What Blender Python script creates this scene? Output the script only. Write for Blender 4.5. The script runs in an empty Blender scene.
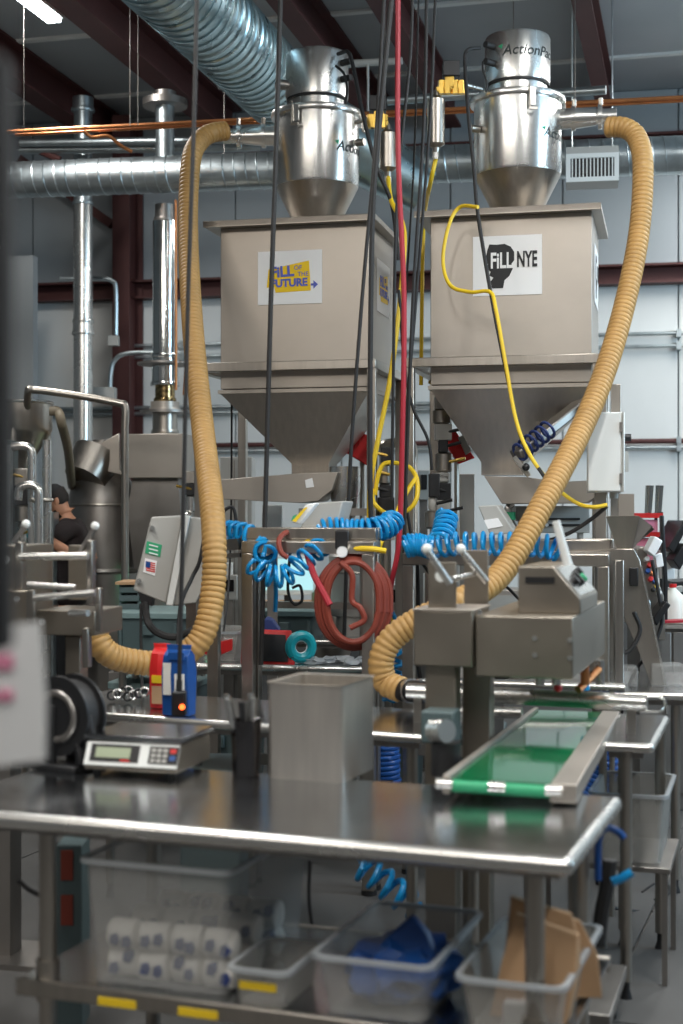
import bpy, bmesh, math, random
from mathutils import Vector, Matrix
random.seed(7)
C = bpy.context.scene.collection
S = bpy.context.scene
F = 1422.0; HZ = 512.0; CH = 1.68          # focal length in pixels, horizon row, camera height

# ---------------------------------------------------------------- camera, world, lights, exposure
cd = bpy.data.cameras.new('camera'); cam = bpy.data.objects.new('camera', cd); C.objects.link(cam)
cam.location = (0, 0, CH); cam.rotation_euler = (math.pi/2, 0, 0)
cd.sensor_fit = 'VERTICAL'; cd.sensor_height = 36; cd.lens = 36*F/1024
cd.dof.use_dof = True; cd.dof.focus_distance = 7.7; cd.dof.aperture_fstop = 2.0
cd.clip_start = 0.05; S.camera = cam
w = bpy.data.worlds.new('world'); S.world = w; w.use_nodes = True
bg = w.node_tree.nodes['Background']; bg.inputs[0].default_value = (0.92, 0.96, 1.0, 1); bg.inputs[1].default_value = 0.08
S.view_settings.view_transform = 'Standard'; S.view_settings.look = 'None'
S.view_settings.exposure = 0.42; S.view_settings.gamma = 1
def area(name, loc, aim, sx, sy, power, col):
    l = bpy.data.lights.new(name, 'AREA'); l.shape = 'RECTANGLE'; l.size = sx; l.size_y = sy
    l.energy = power; l.color = col
    o = bpy.data.objects.new(name, l); C.objects.link(o); o.location = loc
    o.rotation_euler = (Vector(aim)-Vector(loc)).to_track_quat('-Z', 'Y').to_euler()
    return o
area('added_soft_light', (-3.0, 0.8, 4.9), (0.5, 8, 2.6), 3.5, 0.8, 55, (1.0, 0.93, 0.84))  # added warm fill light high on the left; no opening is there
area('added_soft_light', (6.5, 5.0, 3.6), (1.5, 11, 2.2), 2.5, 2.5, 210, (0.55, 0.80, 1.0))  # added bluish light from the right, tinting the wall; no opening modelled

# ---------------------------------------------------------------- helpers
class Fr:                                   # a level frame turned by A degrees (right side nearer)
    def __init__(s, o, A):
        s.o = Vector(o); s.A = math.radians(A)
        s.u = Vector((math.cos(s.A), -math.sin(s.A), 0)); s.v = Vector((math.sin(s.A), math.cos(s.A), 0))
    def __call__(s, x, y, z): return s.o + s.u*x + s.v*y + Vector((0, 0, z))
    def px(s, px, py, y=0):
        r = Vector(((px-341.5)/F, 1, -(py-HZ)/F)); c = Vector((0, 0, CH))
        t = ((s.o-c).dot(s.v)+y)/r.dot(s.v); p = c+r*t-s.o
        return p.dot(s.u), p.z
    def pz(s, px, py, z=0):
        r = Vector(((px-341.5)/F, 1, -(py-HZ)/F)); c = Vector((0, 0, CH))
        t = (s.o.z+z-CH)/r.z; p = c+r*t-s.o
        return p.dot(s.u), p.dot(s.v)
W0 = Fr((0, 0, 0), 0)
def at(px, py, d): return Vector(((px-341.5)*d/F, d, CH-(py-HZ)*d/F))
def ats(l): return [at(*p) for p in l]
def smooth_path(pts, n=8):
    pts = [Vector(p) for p in pts]
    if len(pts) < 3: return pts
    P = [pts[0]*2-pts[1]]+pts+[pts[-1]*2-pts[-2]]; out = []
    for i in range(1, len(P)-2):
        a, b, c, d = P[i-1:i+3]
        for k in range(n):
            t = k/n
            out.append(0.5*((2*b)+(c-a)*t+(2*a-5*b+4*c-d)*t*t+(3*b-a-3*c+d)*t**3))
    out.append(pts[-1]); return out
def resample(pts, step):
    out = [pts[0]]; acc = 0
    for a, b in zip(pts, pts[1:]):
        L = (b-a).length; t = step-acc
        while t <= L and L > 0:
            out.append(a+(b-a)*(t/L)); t += step
        acc = (acc+L) % step
    out.append(pts[-1]); return out

class G:
    def __init__(s): s.v = []; s.f = []
    def add(s, vs, fs):
        b = len(s.v); s.v += [Vector(p) for p in vs]; s.f += [tuple(i+b for i in f) for f in fs]; return s
    def box(s, x0, x1, y0, y1, z0, z1, fr=W0):
        p = [fr(x, y, z) for z in (z0, z1) for y in (y0, y1) for x in (x0, x1)]
        return s.add(p, [(0,2,3,1),(4,5,7,6),(0,1,5,4),(2,6,7,3),(0,4,6,2),(1,3,7,5)])
    def bar(s, p0, p1, w=.04, h=None, up=(0,0,1)):          # square bar between two points
        p0 = Vector(p0); p1 = Vector(p1); h = h or w; d = (p1-p0).normalized(); up = Vector(up)
        if abs(d.dot(up)) > .98: up = Vector((math.sin(.2), math.cos(.2), 0))
        a = d.cross(up).normalized(); b = a.cross(d).normalized()
        q = [p+a*(i*w/2)+b*(j*h/2) for p in (p0, p1) for j in (-1, 1) for i in (-1, 1)]
        return s.add(q, [(0,2,3,1),(4,5,7,6),(0,1,5,4),(2,6,7,3),(0,4,6,2),(1,3,7,5)])
    def tube(s, pts, r, n=8, cap=True):
        pts = [Vector(p) for p in pts]; m = len(pts)
        if not callable(r): rr = r if isinstance(r, (list, tuple)) else [r]*m
        else: rr = [r(i) for i in range(m)]
        vs = []; a = None
        for i, p in enumerate(pts):
            d = (pts[min(i+1, m-1)]-pts[max(i-1, 0)])
            d = d.normalized() if d.length > 1e-9 else Vector((0, 0, 1))
            if a is None: a = d.orthogonal().normalized()
            else:
                a = a-d*a.dot(d)
                a = a.normalized() if a.length > 1e-6 else d.orthogonal().normalized()
            b = d.cross(a)
            vs += [p+(a*math.cos(2*math.pi*k/n)+b*math.sin(2*math.pi*k/n))*rr[i] for k in range(n)]
        fs = [(i*n+k, i*n+(k+1) % n, (i+1)*n+(k+1) % n, (i+1)*n+k) for i in range(m-1) for k in range(n)]
        if cap: fs += [tuple(range(n-1, -1, -1)), tuple((m-1)*n+k for k in range(n))]
        return s.add(vs, fs)
    def cyl(s, p0, p1, r, r1=None, n=20): return s.tube([p0, p1], [r, r if r1 is None else r1], n)
    def lathe(s, c, prof, n=32, closed=False):                # prof [(r,z)] about the vertical through c
        c = Vector(c); m = len(prof)
        vs = [c+Vector((r*math.cos(2*math.pi*k/n), r*math.sin(2*math.pi*k/n), z)) for r, z in prof for k in range(n)]
        fs = [(i*n+k, i*n+(k+1) % n, (i+1)*n+(k+1) % n, (i+1)*n+k) for i in range(m-1) for k in range(n)]
        if not closed:
            fs += [tuple(range(n-1, -1, -1)), tuple((m-1)*n+k for k in range(n))]
        return s.add(vs, fs)
    def prism(s, poly, off):                                  # world polygon extruded by a vector
        poly = [Vector(p) for p in poly]; off = Vector(off); n = len(poly)
        return s.add(poly+[p+off for p in poly], [tuple(range(n-1, -1, -1)), tuple(range(n, 2*n))]+[(k, (k+1) % n, n+(k+1) % n, n+k) for k in range(n)])
    def loft(s, rings, cap=(True, True)):
        n = len(rings[0]); m = len(rings)
        vs = [p for r in rings for p in r]
        fs = [(i*n+k, i*n+(k+1) % n, (i+1)*n+(k+1) % n, (i+1)*n+k) for i in range(m-1) for k in range(n)]
        if cap[0]: fs.append(tuple(range(n-1, -1, -1)))
        if cap[1]: fs.append(tuple((m-1)*n+k for k in range(n)))
        return s.add(vs, fs)
    def ball(s, c, rx, ry=None, rz=None, n=14, m=8):
        ry = ry or rx; rz = rz or rx; c = Vector(c)
        rings = [[c+Vector((rx*math.sin(t)*math.cos(2*math.pi*k/n), ry*math.sin(t)*math.sin(2*math.pi*k/n), -rz*math.cos(t))) for k in range(n)] for t in [math.pi*(i+.25)/(m+.5) for i in range(m+1)]]
        return s.loft(rings)
    def ring(s, c, R, r, ax=(0, 0, 1), n=24, k=8, a0=0, a1=2*math.pi):
        ax = Vector(ax).normalized(); a = ax.orthogonal().normalized(); b = ax.cross(a)
        full = abs(a1-a0-2*math.pi) < 1e-6
        pts = [Vector(c)+(a*math.cos(t)+b*math.sin(t))*R for t in [a0+(a1-a0)*i/n for i in range(n+1)]]
        return s.tube(pts, r, k, not full)
    def build(s, name, m, parent=None, bevel=0, sharp=35, label=None, stuff=False):
        me = bpy.data.meshes.new(name)
        if parent is not None:
            inv = parent.matrix_basis.inverted(); pp = parent.parent
            if pp is not None: inv = inv @ pp.matrix_basis.inverted()
            vs = [inv @ p for p in s.v]; loc = None
        else:
            x = [p.x for p in s.v]; y = [p.y for p in s.v]; z = min(p.z for p in s.v)
            loc = Vector(((min(x)+max(x))/2, (min(y)+max(y))/2, z)); vs = [p-loc for p in s.v]
        me.from_pydata([tuple(p) for p in vs], [], s.f); me.update()
        bm = bmesh.new(); bm.from_mesh(me); bmesh.ops.recalc_face_normals(bm, faces=bm.faces); bm.to_mesh(me); bm.free()
        me.polygons.foreach_set('use_smooth', [True]*len(me.polygons)); me.set_sharp_from_angle(angle=math.radians(sharp))
        me.materials.append(m)
        o = bpy.data.objects.new(name, me); C.objects.link(o)
        if parent is not None: o.parent = parent
        else: o.location = loc
        if bevel:
            b = o.modifiers.new('bevel', 'BEVEL'); b.width = bevel; b.segments = 2; b.limit_method = 'ANGLE'; b.harden_normals = False
        if label: o['label'] = label
        if stuff: o['kind'] = 'stuff'
        return o
def thing(name, label, cat, loc, A=0, group=None):
    o = bpy.data.objects.new(name, None); C.objects.link(o); o.empty_display_size = .1
    o.location = loc; o.rotation_euler = (0, 0, -math.radians(A)); o['label'] = label; o['category'] = cat
    if group: o['group'] = group
    o.matrix_basis = Matrix.Translation(Vector(loc)) @ Matrix.Rotation(-math.radians(A), 4, 'Z')
    return o
def one(name, g, m, label, cat, group=None, bevel=0, stuff=False):
    o = g.build(name, m, None, bevel); o['label'] = label; o['category'] = cat
    if group: o['group'] = group
    if stuff: o['kind'] = 'stuff'
    return o
def struct(name, g, m, parent=None, bevel=0):
    o = g.build(name, m, parent, bevel)
    if parent is None: o['kind'] = 'structure'
    return o

# ---------------------------------------------------------------- materials
def mat(name, col, metal=0., rough=.5, var=0., scale=6., stretch=(1, 1, 1), rvar=0., bump=0., alpha=1., trans=0., emit=None, es=1.):
    m = bpy.data.materials.new(name); m.use_nodes = True; nt = m.node_tree; b = nt.nodes['Principled BSDF']
    b.inputs['Base Color'].default_value = (*col, 1); b.inputs['Metallic'].default_value = metal; b.inputs['Roughness'].default_value = rough
    b.inputs['Alpha'].default_value = alpha; b.inputs['Transmission Weight'].default_value = trans
    if emit: b.inputs['Emission Color'].default_value = (*emit, 1); b.inputs['Emission Strength'].default_value = es
    if var or rvar or bump:
        tc = nt.nodes.new('ShaderNodeTexCoord'); mp = nt.nodes.new('ShaderNodeMapping'); mp.inputs['Scale'].default_value = stretch
        nz = nt.nodes.new('ShaderNodeTexNoise'); nz.inputs['Scale'].default_value = scale; nz.inputs['Detail'].default_value = 5
        nt.links.new(tc.outputs['Object'], mp.inputs[0]); nt.links.new(mp.outputs[0], nz.inputs[0])
        if var:
            r = nt.nodes.new('ShaderNodeValToRGB'); r.color_ramp.elements[0].position = .3; r.color_ramp.elements[1].position = .7
            r.color_ramp.elements[0].color = (*[max(0, c*(1-var)) for c in col], 1); r.color_ramp.elements[1].color = (*[min(1, c*(1+var)) for c in col], 1)
            nt.links.new(nz.outputs[0], r.inputs[0]); nt.links.new(r.outputs[0], b.inputs['Base Color'])
        if rvar:
            q = nt.nodes.new('ShaderNodeMapRange'); q.inputs['To Min'].default_value = max(0, rough-rvar); q.inputs['To Max'].default_value = rough+rvar
            nt.links.new(nz.outputs[0], q.inputs[0]); nt.links.new(q.outputs[0], b.inputs['Roughness'])
        if bump:
            k = nt.nodes.new('ShaderNodeBump'); k.inputs['Strength'].default_value = bump; k.inputs['Distance'].default_value = .01
            nt.links.new(nz.outputs[0], k.inputs['Height']); nt.links.new(k.outputs[0], b.inputs['Normal'])
    return m
M = {}
M['steel'] = mat('brushed_steel', (.44,.405,.36), 1, .33, .06, 3, (14,14,1), .08, .03)
M['sheet'] = mat('matt_sheet_steel', (.43,.385,.335), .62, .40, .08, 2.5, (1,1,1.4), .08, .04)
M['bright'] = mat('polished_steel', (.70,.69,.66), .95, .27, .05, 3, (1,1,1), .06, .02)
M['mirror'] = mat('wrinkled_flue_steel', (.72,.74,.72), 1, .12, .05, 5, (1,1,.5), .05, .5)
M['dark'] = mat('dark_steel', (.30,.28,.26), .9, .42, .12, 4, (1,1,1), .08)
M['housing'] = mat('bead_blasted_steel', (.30,.265,.22), .9, .40, .06, 5, (1,1,1), .06)
M['top'] = mat('worn_table_steel', (.46,.475,.49), 1, .20, .1, 5, (1,1,1), .09, .03)
M['galv'] = mat('galvanised_steel', (.50,.56,.58), .95, .36, .16, 9, (1,1,1), .1)
M['galvblue'] = mat('galvanised_duct_steel', (.48,.62,.66), .95, .30, .12, 9, (1,1,1), .1)
M['black'] = mat('black_plastic', (.012,.012,.013), 0, .42)
M['rubber'] = mat('black_rubber', (.018,.017,.017), 0, .6)
M['white'] = mat('white_paint', (.80,.81,.78), 0, .4)
M['paper'] = mat('white_paper', (.86,.86,.85), 0, .7)
M['wall'] = mat('vinyl_wall_insulation', (.34,.37,.385), 0, .5, .06, 1.2, (1,1,.4), 0, .15)
M['ceil'] = mat('vinyl_roof_insulation', (.38,.40,.41), 0, .5, .08, .9, (1,1,1), 0, .5)
M['maroon'] = mat('primer_red_steel', (.085,.025,.022), 0, .6, .15, 3)
M['concrete'] = mat('concrete', (.085,.082,.078), 0, .55, .18, 2.2, (1,1,1), .15, .05)
M['tan'] = mat('tan_hose', (.46,.265,.085), 0, .5, .1, 6)
M['copper'] = mat('copper', (.62,.25,.10), .9, .35, .15, 9)
M['brass'] = mat('brass', (.75,.50,.12), 1, .3)
M['blue'] = mat('blue_polyurethane', (.005,.27,.60), 0, .3)
M['bluedk'] = mat('deep_blue_plastic', (.01,.07,.27), 0, .35)
M['yellow'] = mat('yellow_rubber', (.85,.58,.02), 0, .45)
M['red'] = mat('red_plastic', (.65,.02,.02), 0, .4)
M['redhose'] = mat('red_hose', (.42,.02,.035), 0, .45)
M['rust'] = mat('rust_red_hose', (.24,.04,.022), 0, .55)
M['cyan'] = mat('cyan_tape', (.01,.42,.50), 0, .35)
M['green'] = mat('green_belt', (.003,.13,.045), 0, .07)
M['satin'] = mat('satin_steel', (.66,.64,.60), .75, .36, .05, 5)
M['binsteel'] = mat('brushed_bin_steel', (.62,.57,.51), .9, .36, .06, 3, (14,14,1), .06)
M['lower'] = mat('white_liner_panel', (.74,.75,.73), 0, .5, .03, 2)
M['greenlab'] = mat('green_label', (.03,.35,.16), 0, .5)
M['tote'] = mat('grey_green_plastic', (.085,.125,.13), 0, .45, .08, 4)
M['totelid'] = mat('grey_green_lid', (.20,.29,.29), 0, .45)
M['grey'] = mat('grey_enamel', (.42,.41,.38), 0, .4)
M['clear'] = mat('clear_plastic', (.50,.50,.48), 0, .25, alpha=.28)
M['frost'] = mat('frosted_plastic', (.46,.45,.42), 0, .35, alpha=.40)
M['rim'] = mat('clear_plastic_rim', (.50,.53,.55), 0, .3, alpha=.65)
M['kraft'] = mat('kraft_paper', (.50,.31,.17), 0, .8, .12, 5, (1,1,1), 0, .2)
M['linen'] = mat('packaged_linen', (.80,.77,.71), 0, .8, .05, 7)
M['ink'] = mat('navy_print', (.02,.04,.16), 0, .6)
M['skin'] = mat('skin', (.56,.27,.16), 0, .55)
M['shirt'] = mat('dark_brown_cotton', (.022,.014,.014), 0, .85)
M['cap'] = mat('black_cotton', (.012,.012,.013), 0, .8)
M['hair'] = mat('dark_hair', (.015,.01,.008), 0, .7)
M['lcd'] = mat('lcd_green', (.33,.38,.25), 0, .25)
M['lamp'] = mat('lamp_diffuser', (1,1,1), 0, .5, emit=(.85,.95,1), es=9)
M['led'] = mat('red_led', (.8,.1,.02), 0, .4, emit=(1,.12,.02), es=3)
M['glowgreen'] = mat('green_glow', (.02,.6,.3), 0, .4, emit=(.05,1,.45), es=2)
M['screen'] = mat('dark_glass', (.006,.006,.008), 0, .12)
M['pink'] = mat('pink_card', (.80,.28,.42), 0, .5)
M['logo'] = mat('dark_print', (.012,.02,.02), 0, .5)
M['signyellow'] = mat('sign_yellow', (.90,.60,.01), 0, .6)
M['signblue'] = mat('sign_blue', (.10,.13,.50), 0, .6)
M['signblack'] = mat('sign_black', (.015,.015,.016), 0, .6)
M['blued'] = mat('heat_blued_steel', (.35,.25,.12), 1, .2, .8, 14, (1,1,3), .05)
M['milk'] = mat('milk_white', (.80,.78,.70), 0, .4)

def text(body, size, m, parent, place, name='lettering', thick=.0008, shear=0, xs=1.0, bold=0):
    """lettering as a real mesh; place maps flat (x, y, depth) to a world point"""
    cu = bpy.data.curves.new('t', 'FONT'); cu.body = body; cu.size = size; cu.extrude = thick; cu.resolution_u = 3; cu.shear = shear; cu.offset = bold
    cu.align_x = 'CENTER'; cu.align_y = 'CENTER'
    o = bpy.data.objects.new('t', cu); C.objects.link(o)
    me = bpy.data.meshes.new_from_object(o); bpy.data.objects.remove(o)
    g = G(); g.add([place(p.co.x*xs, p.co.y, p.co.z+thick) for p in me.vertices], [tuple(f.vertices) for f in me.polygons])
    return g.build(name, m, parent)

# ================================================================ THE SETTING
WF = Fr((0, 13.0, 0), 11)                                # back wall frame
FL = Fr((.854, 4.70, 0), 19.4)
fl = struct('floor', G().box(-9, 11, -12, 13, -.2, -.012, FL), M['dark'])
for i in range(-3, 4):
    for j in range(-4, 4):
        G().box(i*3+.006, i*3+2.994, j*3+.006, j*3+2.994, -.02, 0, FL).build('slab', M['concrete'], fl)
wl = struct('wall_back', G().box(-9, 8, .03, .15, 0, 5.4, WF), M['wall'])
for i in range(-9, 8):
    G().box(i+.008, i+.992, 0, .035, WF.px(400,285)[1], 5.38, WF).build('panel', M['wall'], wl)
    G().box(i+.008, i+.992, -.004, .035, 0, WF.px(400,285)[1]-.01, WF).build('panel', M['lower'], wl)
CE = Fr((0, 13, 0), 14)
def cz(y): return 5.38-.012*y                            # roof rises a little towards the photographer
def slope_box(g, fr, x0, x1, y0, y1, a, b):
    p = [fr(x, y, cz(y)+k) for k in (a, b) for y in (y0, y1) for x in (x0, x1)]
    return g.add(p, [(0,2,3,1),(4,5,7,6),(0,1,5,4),(2,6,7,3),(0,4,6,2),(1,3,7,5)])
ce = struct('ceiling', slope_box(G(), CE, -12, 9, -13, 2.5, .05, .12), M['ceil'])
for j in range(10):
    slope_box(G(), CE, -12, 9, 2.2-(j+1)*1.5+.02, 2.2-j*1.5, .01, .06).build('panel', M['ceil'], ce)
    slope_box(G(), CE, -12, 9, 2.2-(j+1)*1.5-.03, 2.2-(j+1)*1.5+.03, -.01, .01).build('strap', M['white'], ce)
struct('wall_left', G().box(-9, -8.85, -13, 0, 0, 5.4, WF), M['wall'])
# rafters: I-beams running away from the camera
n = 0
for (px, py, wd) in [(81, 32, .20), (288, 30, .16), (383, 30, .14), (585, 60, .13), (-90, 30, .2)]:
    x, y = CE.pz(px, py, 5.1); n += 1
    g = G()
    for (a, b, z0, z1) in [(-wd/2, wd/2, -.30, -.275), (-.012, .012, -.275, -.02), (-wd/2, wd/2, -.02, 0)]:
        slope_box(g, CE, x+a+wd/2, x+b+wd/2, -11, -.15, z0, z1)
    struct('trim_%d' % n, g, M['maroon'])
# eave beam, wall girts, column with knee brace
def ibeam(name, xa, xb, y, z, h):
    g = G(); g.box(xa, xb, y-.16, y, z, z+.02, WF); g.box(xa, xb, y-.02, y, z, z+h, WF); g.box(xa, xb, y-.16, y, z+h-.02, z+h, WF)
    return struct(name, g, M['maroon'])
_, gz = WF.px(400, 293)
ibeam('trim_6', -8, 7, -.01, gz, .17)
ibeam('trim_7', -8, 7, -.01, 4.75, .22)
x0, _ = WF.px(113, 300, -.4); x1, _ = WF.px(130, 300, -.4)
g = G(); g.box(x0, x1, -.42, -.40, 0, 5.3, WF); g.box((x0+x1)/2-.01, (x0+x1)/2+.01, -.40, -.05, 0, 5.3, WF); g.box(x0, x1, -.05, -.03, 0, 5.3, WF)
struct('trim_8', g, M['maroon'])
x0, _ = WF.px(20, 180, -.2); x1, _ = WF.px(112, 212, -.2)
struct('trim_9', G().bar(WF(x0, -.2, 5.0), WF(x1, -.2, 4.35), .08), M['maroon'])
# partition at far left (pale panel edge)
struct('wall_partition', G().box(WF.px(5, 300, -1.2)[0]-1.5, WF.px(33, 300, -1.2)[0], -1.2, -1.1, 0, 3.9, WF), M['wall'])

# wall conduits
def wline(py0, py1, xa=-8, xb=7, y=-.06):
    _, za = WF.px(200, py0, y); _, zb = WF.px(640, py1, y); return za, zb
for i, (py, r, lab, xr) in enumerate([(341, .018, 'thin grey conduit running along the back wall just below the red girt', (-2.0, 6)),
        (353, .018, 'second grey conduit below the red girt, behind the two hoppers', (-2.0, 6)),
        (405, .02, 'grey conduit on the back wall level with the tops of the hopper cones', (-3.4, 1.3)),
        (411, .02, 'lower of the paired grey conduits level with the hopper cones', (-3.4, 1.3)),
        (444, .022, 'dark pipe along the back wall to the right of the white cabinet', (-2.0, 6)),
        (450, .018, 'blue-grey pipe just beneath the dark pipe right of the white cabinet', (-2.0, 6))]):
    _, z = WF.px(341, py, -.06)
    g = G(); g.cyl(WF(xr[0], -.06, z), WF(xr[1], -.06, z), r, n=10)
    t = thing('wall_conduit', lab, 'conduit', WF(xr[0], -.06, z), 11, 'conduits on the back wall')
    g.build('pipe', M['maroon'] if i == 4 else M['galv'], t)
    k = xr[0]+.5
    while k < xr[1]:
        G().box(k-.02, k+.02, -.09, .0, z-.035, z+.035, WF).build('clip', M['galv'], t); k += 1.5
# small conduits with junction boxes on the column
g = G().tube(smooth_path(ats([(60,279,12.3),(100,279,12.3),(112,281,12.3),(116,290,12.3),(116,335,12.3)])), .02, 8)
t = thing('conduit_drop', 'bent grey conduit dropping to a junction box on the red column', 'conduit', at(116,345,12.3))
g.build('pipe', M['galv'], t); G().box(*[v for v in (at(109,0,12.3).x, at(119,0,12.3).x, 12.25, 12.33, at(0,346,12.3).z, at(0,336,12.3).z)]).build('junction_box', M['grey'], t)
g = G().tube(smooth_path(ats([(180,353,12.3),(130,353,12.3),(115,360,12.3),(111,372,12.3),(110,392,12.3)])), .02, 8)
t = thing('conduit_drop', 'lower bent conduit ending in a grey box beside the red column', 'conduit', at(110,398,12.3))
g.build('pipe', M['galv'], t); G().box(at(95,0,12.3).x, at(116,0,12.3).x, 12.2, 12.35, at(0,399,12.3).z, at(0,388,12.3).z).build('junction_box', M['grey'], t)

# ceiling strip lamp at the top left and the row of lamps out of frame
def lamp(loc, label, A=14, L=1.2, power=75, wd=.1):
    t = thing('strip_lamp', label, 'ceiling lamp', loc, A, 'strip lamps under the roof'); fr = Fr(loc, A)
    G().box(-wd/2-.02, wd/2+.02, -L/2, L/2, .03, .1, fr).build('fixture', M['white'], t, .005)
    G().box(-wd/2, wd/2, -L/2+.02, L/2-.02, 0, .03, fr).build('diffuser', M['lamp'], t)
    g = G(); g.cyl(fr(0, -L*.35, .1), fr(0, -L*.35, 5.45-loc[2]), .004, n=6); g.cyl(fr(0, L*.35, .1), fr(0, L*.35, 5.45-loc[2]), .004, n=6)
    g.build('hanger', M['galv'], t)
    o = area('lamp_light', tuple(Vector(loc)-Vector((0, 0, .02))), tuple(Vector(loc)-Vector((0, 0, 3))), wd, L, power, (1.0, .975, .94)); o.rotation_euler.z += -math.radians(A)
a = at(14, -10, 9.0)
lamp((at(6,-14,9.4).x, 9.4, at(6,-14,9.4).z), 'bright white strip lamp glowing under the roof at the top left corner', 14, 1.5, 60)
for (x, y, l) in [(-1.8, 4.5, 'strip lamp above and left of the hoppers, above the frame'), (1.6, 4.8, 'strip lamp above the steel table, above the frame'), (4.2, 8.5, 'strip lamp above the right side of the hall, outside the frame'),
                  (-.6, 1.2, 'strip lamp above the photographer, outside the frame'), (2.4, 1.0, 'strip lamp above the near right of the hall, outside the frame'), (3.6, 11.0, 'strip lamp near the back wall, outside the frame')]:
    lamp((x, y, 4.85), l, 14, 2.4, 70, .16)

# ================================================================ DUCTS AND PIPES OVERHEAD
def duct(label, p0, p1, r, m, pitch=.12, rib=.012, n=32):
    p0 = Vector(p0); p1 = Vector(p1); L = (p1-p0).length; d = (p1-p0)/L
    t = thing('spiral_duct', label, 'air duct', p0)
    G().cyl(p0, p1, r, n=n).build('duct_tube', m, t)
    a = d.orthogonal().normalized(); b = d.cross(a); N = int(L/pitch)*n
    pts = [p0+d*(L*i/N)+(a*math.cos(2*math.pi*i/n)+b*math.sin(2*math.pi*i/n))*r for i in range(N+1)]
    G().tube(pts, rib/2, 4).build('spiral_seam', m, t)
    return t
HD0 = Vector((-3.6, 10.97, 4.2)); HD1 = Vector((4.2, 9.76, 4.2))
t = duct('slim spiral air duct spanning the full width behind both hoppers', HD0, HD1, .135, M['galv'], .085, .010)
for k in (.12, .35, .62, .9):
    p = HD0.lerp(HD1, k); G().cyl(p+Vector((0,0,.12)), p+Vector((0,0,1.15)), .0035, n=6).build('hanger_rod', M['dark'], t)
t = duct('wide ribbed spiral duct coming down diagonally from the roof behind the left receiver', (-1.45, 5.1, 4.44), (-.21, 10.1, 4.44), .238, M['galvblue'], .085, .02, 40)
G().tube([(-.21,10.1,4.44),(-.12,10.2,4.42),(.12,10.25,4.30),(at(424,0,10.3).x,10.3,at(0,192,10.3).z)], [.238,.25,.24,.17], 32).build('reducer', M['galvblue'], t)
for k in (.6, .85):
    p = Vector((-1.45,5.1,4.44)).lerp(Vector((-.21,10.1,4.44)), k); G().cyl(p+Vector((0,0,.25)), p+Vector((0,0,1.15)), .0035, n=6).build('hanger_rod', M['dark'], t)

def pipe(name, pts, r, m, label, cat='pipe', n=10, sm=True, group=None):
    P = ats(pts); P = smooth_path(P) if sm else P
    return one(name, G().tube(P, r, n), m, label, cat, group)
t = thing('copper_pipe', 'upper copper pipe crossing high over both hoppers', 'pipe', at(15,131,9.2))
G().cyl(at(5,132,9.6), at(690,97,9.0), .014, n=10).build('pipe_run', M['copper'], t)
for px, py in ((24, 131), (130, 126), (138, 125), (385, 113), (575, 103)):
    G().cyl(at(px, py, 9.3), (at(px, py, 9.3).x+.0, 9.3, 5.45), .003, n=6).build('hanger_rod', M['dark'], t)
g = G().cyl(at(15,135,9.62), at(690,100.5,9.02), .010, n=10)
one('copper_pipe', g, M['copper'], 'thinner copper pipe running just below the upper one', 'pipe')
g = G().tube(smooth_path(ats([(84,131,9.5),(92,137,9.5),(108,136,9.5),(120,145,9.5),(132,152,9.5)])), .012, 8)
one('copper_pipe', g, M['copper'], 'short copper branch bending down behind the slim duct at upper left', 'pipe')
g = G().cyl(at(345,64,9.5), at(402,61,9.4), .025, n=12).cyl(at(368,64,9.45), at(368,130,9.45), .008, n=8)
one('sprinkler_pipe', g, M['grey'], 'grey capped pipe end right of the left receiver motor', 'pipe')
g = G().cyl(at(388,101,9.7), at(480,94,9.5), .03, n=12).cyl(at(560,93,9.5), at(606,90,9.4), .03, n=12).cyl(at(480,94,9.5), at(560,93,9.5), .03, n=12)
one('grey_roof_pipe', g, M['galv'], 'grey pipe running behind the right receiver below its motor', 'pipe')
g = G().cyl(at(20,143,11.5), at(260,139,11.3), .03, n=12).cyl(at(20,150,11.6), at(260,147,11.5), .035, n=12)
one('roof_pipe_pair', g, M['galv'], 'pair of pipes tucked under the roof above the slim duct', 'pipe')
g = G().cyl(at(20,142,11.6), at(60,160,11.6), .03, n=8)
one('roof_brace', g, M['maroon'], 'short dark brace below the roof at far left', 'brace')

# flues
def flue(name, label, pxc, halfw, d, segs, m):
    c = at(pxc, 0, d); t = thing(name, label, 'flue pipe', (c.x, d, at(0, segs[-1][1], d).z)); r = halfw*d/F
    for (y0, y1, k, mm) in segs:
        z0 = at(0, y1, d).z; z1 = at(0, y0, d).z
        G().lathe((c.x, d, 0), [(r*k, z0), (r*k, z1)], 28).build('pipe_section', mm, t)
        G().lathe((c.x, d, 0), [(r*k+.008, z0), (r*k+.012, z0+.01), (r*k+.008, z0+.03)], 28, True).build('joint_band', mm, t)
    return t
flue('flue_pipe', 'straight bright flue pipe rising left of the red column', 83, 9.5, 11.8, [(98,112,1.1,M['galv']),(112,205,.95,M['galv']),(205,323,1,M['bright']),(323,335,1.05,M['bright']),(335,470,1,M['bright'])], M['bright'])
t = flue('flue_pipe', 'wide mirror-like flue above the square draught hood', 165, 12.5, 10.8, [(92,104,.9,M['dark']),(104,165,.75,M['galv']),(205,222,.8,M['dark']),(222,358,1,M['mirror']),(358,386,1.07,M['mirror']),(386,402,.8,M['blued']),(402,412,1.15,M['sheet']),(412,434,1,M['steel'])], M['mirror'])
c = at(165, 104, 10.8); G().lathe((c.x, 10.8, 0), [(.17, c.z-.02), (.17, c.z+.03)], 24).build('collar', M['dark'], t)
c = at(165, 364, 10.8); G().lathe((c.x, 10.8, 0), [(.21, c.z-.008), (.21, c.z+.008)], 24).build('collar', M['dark'], t)
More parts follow.
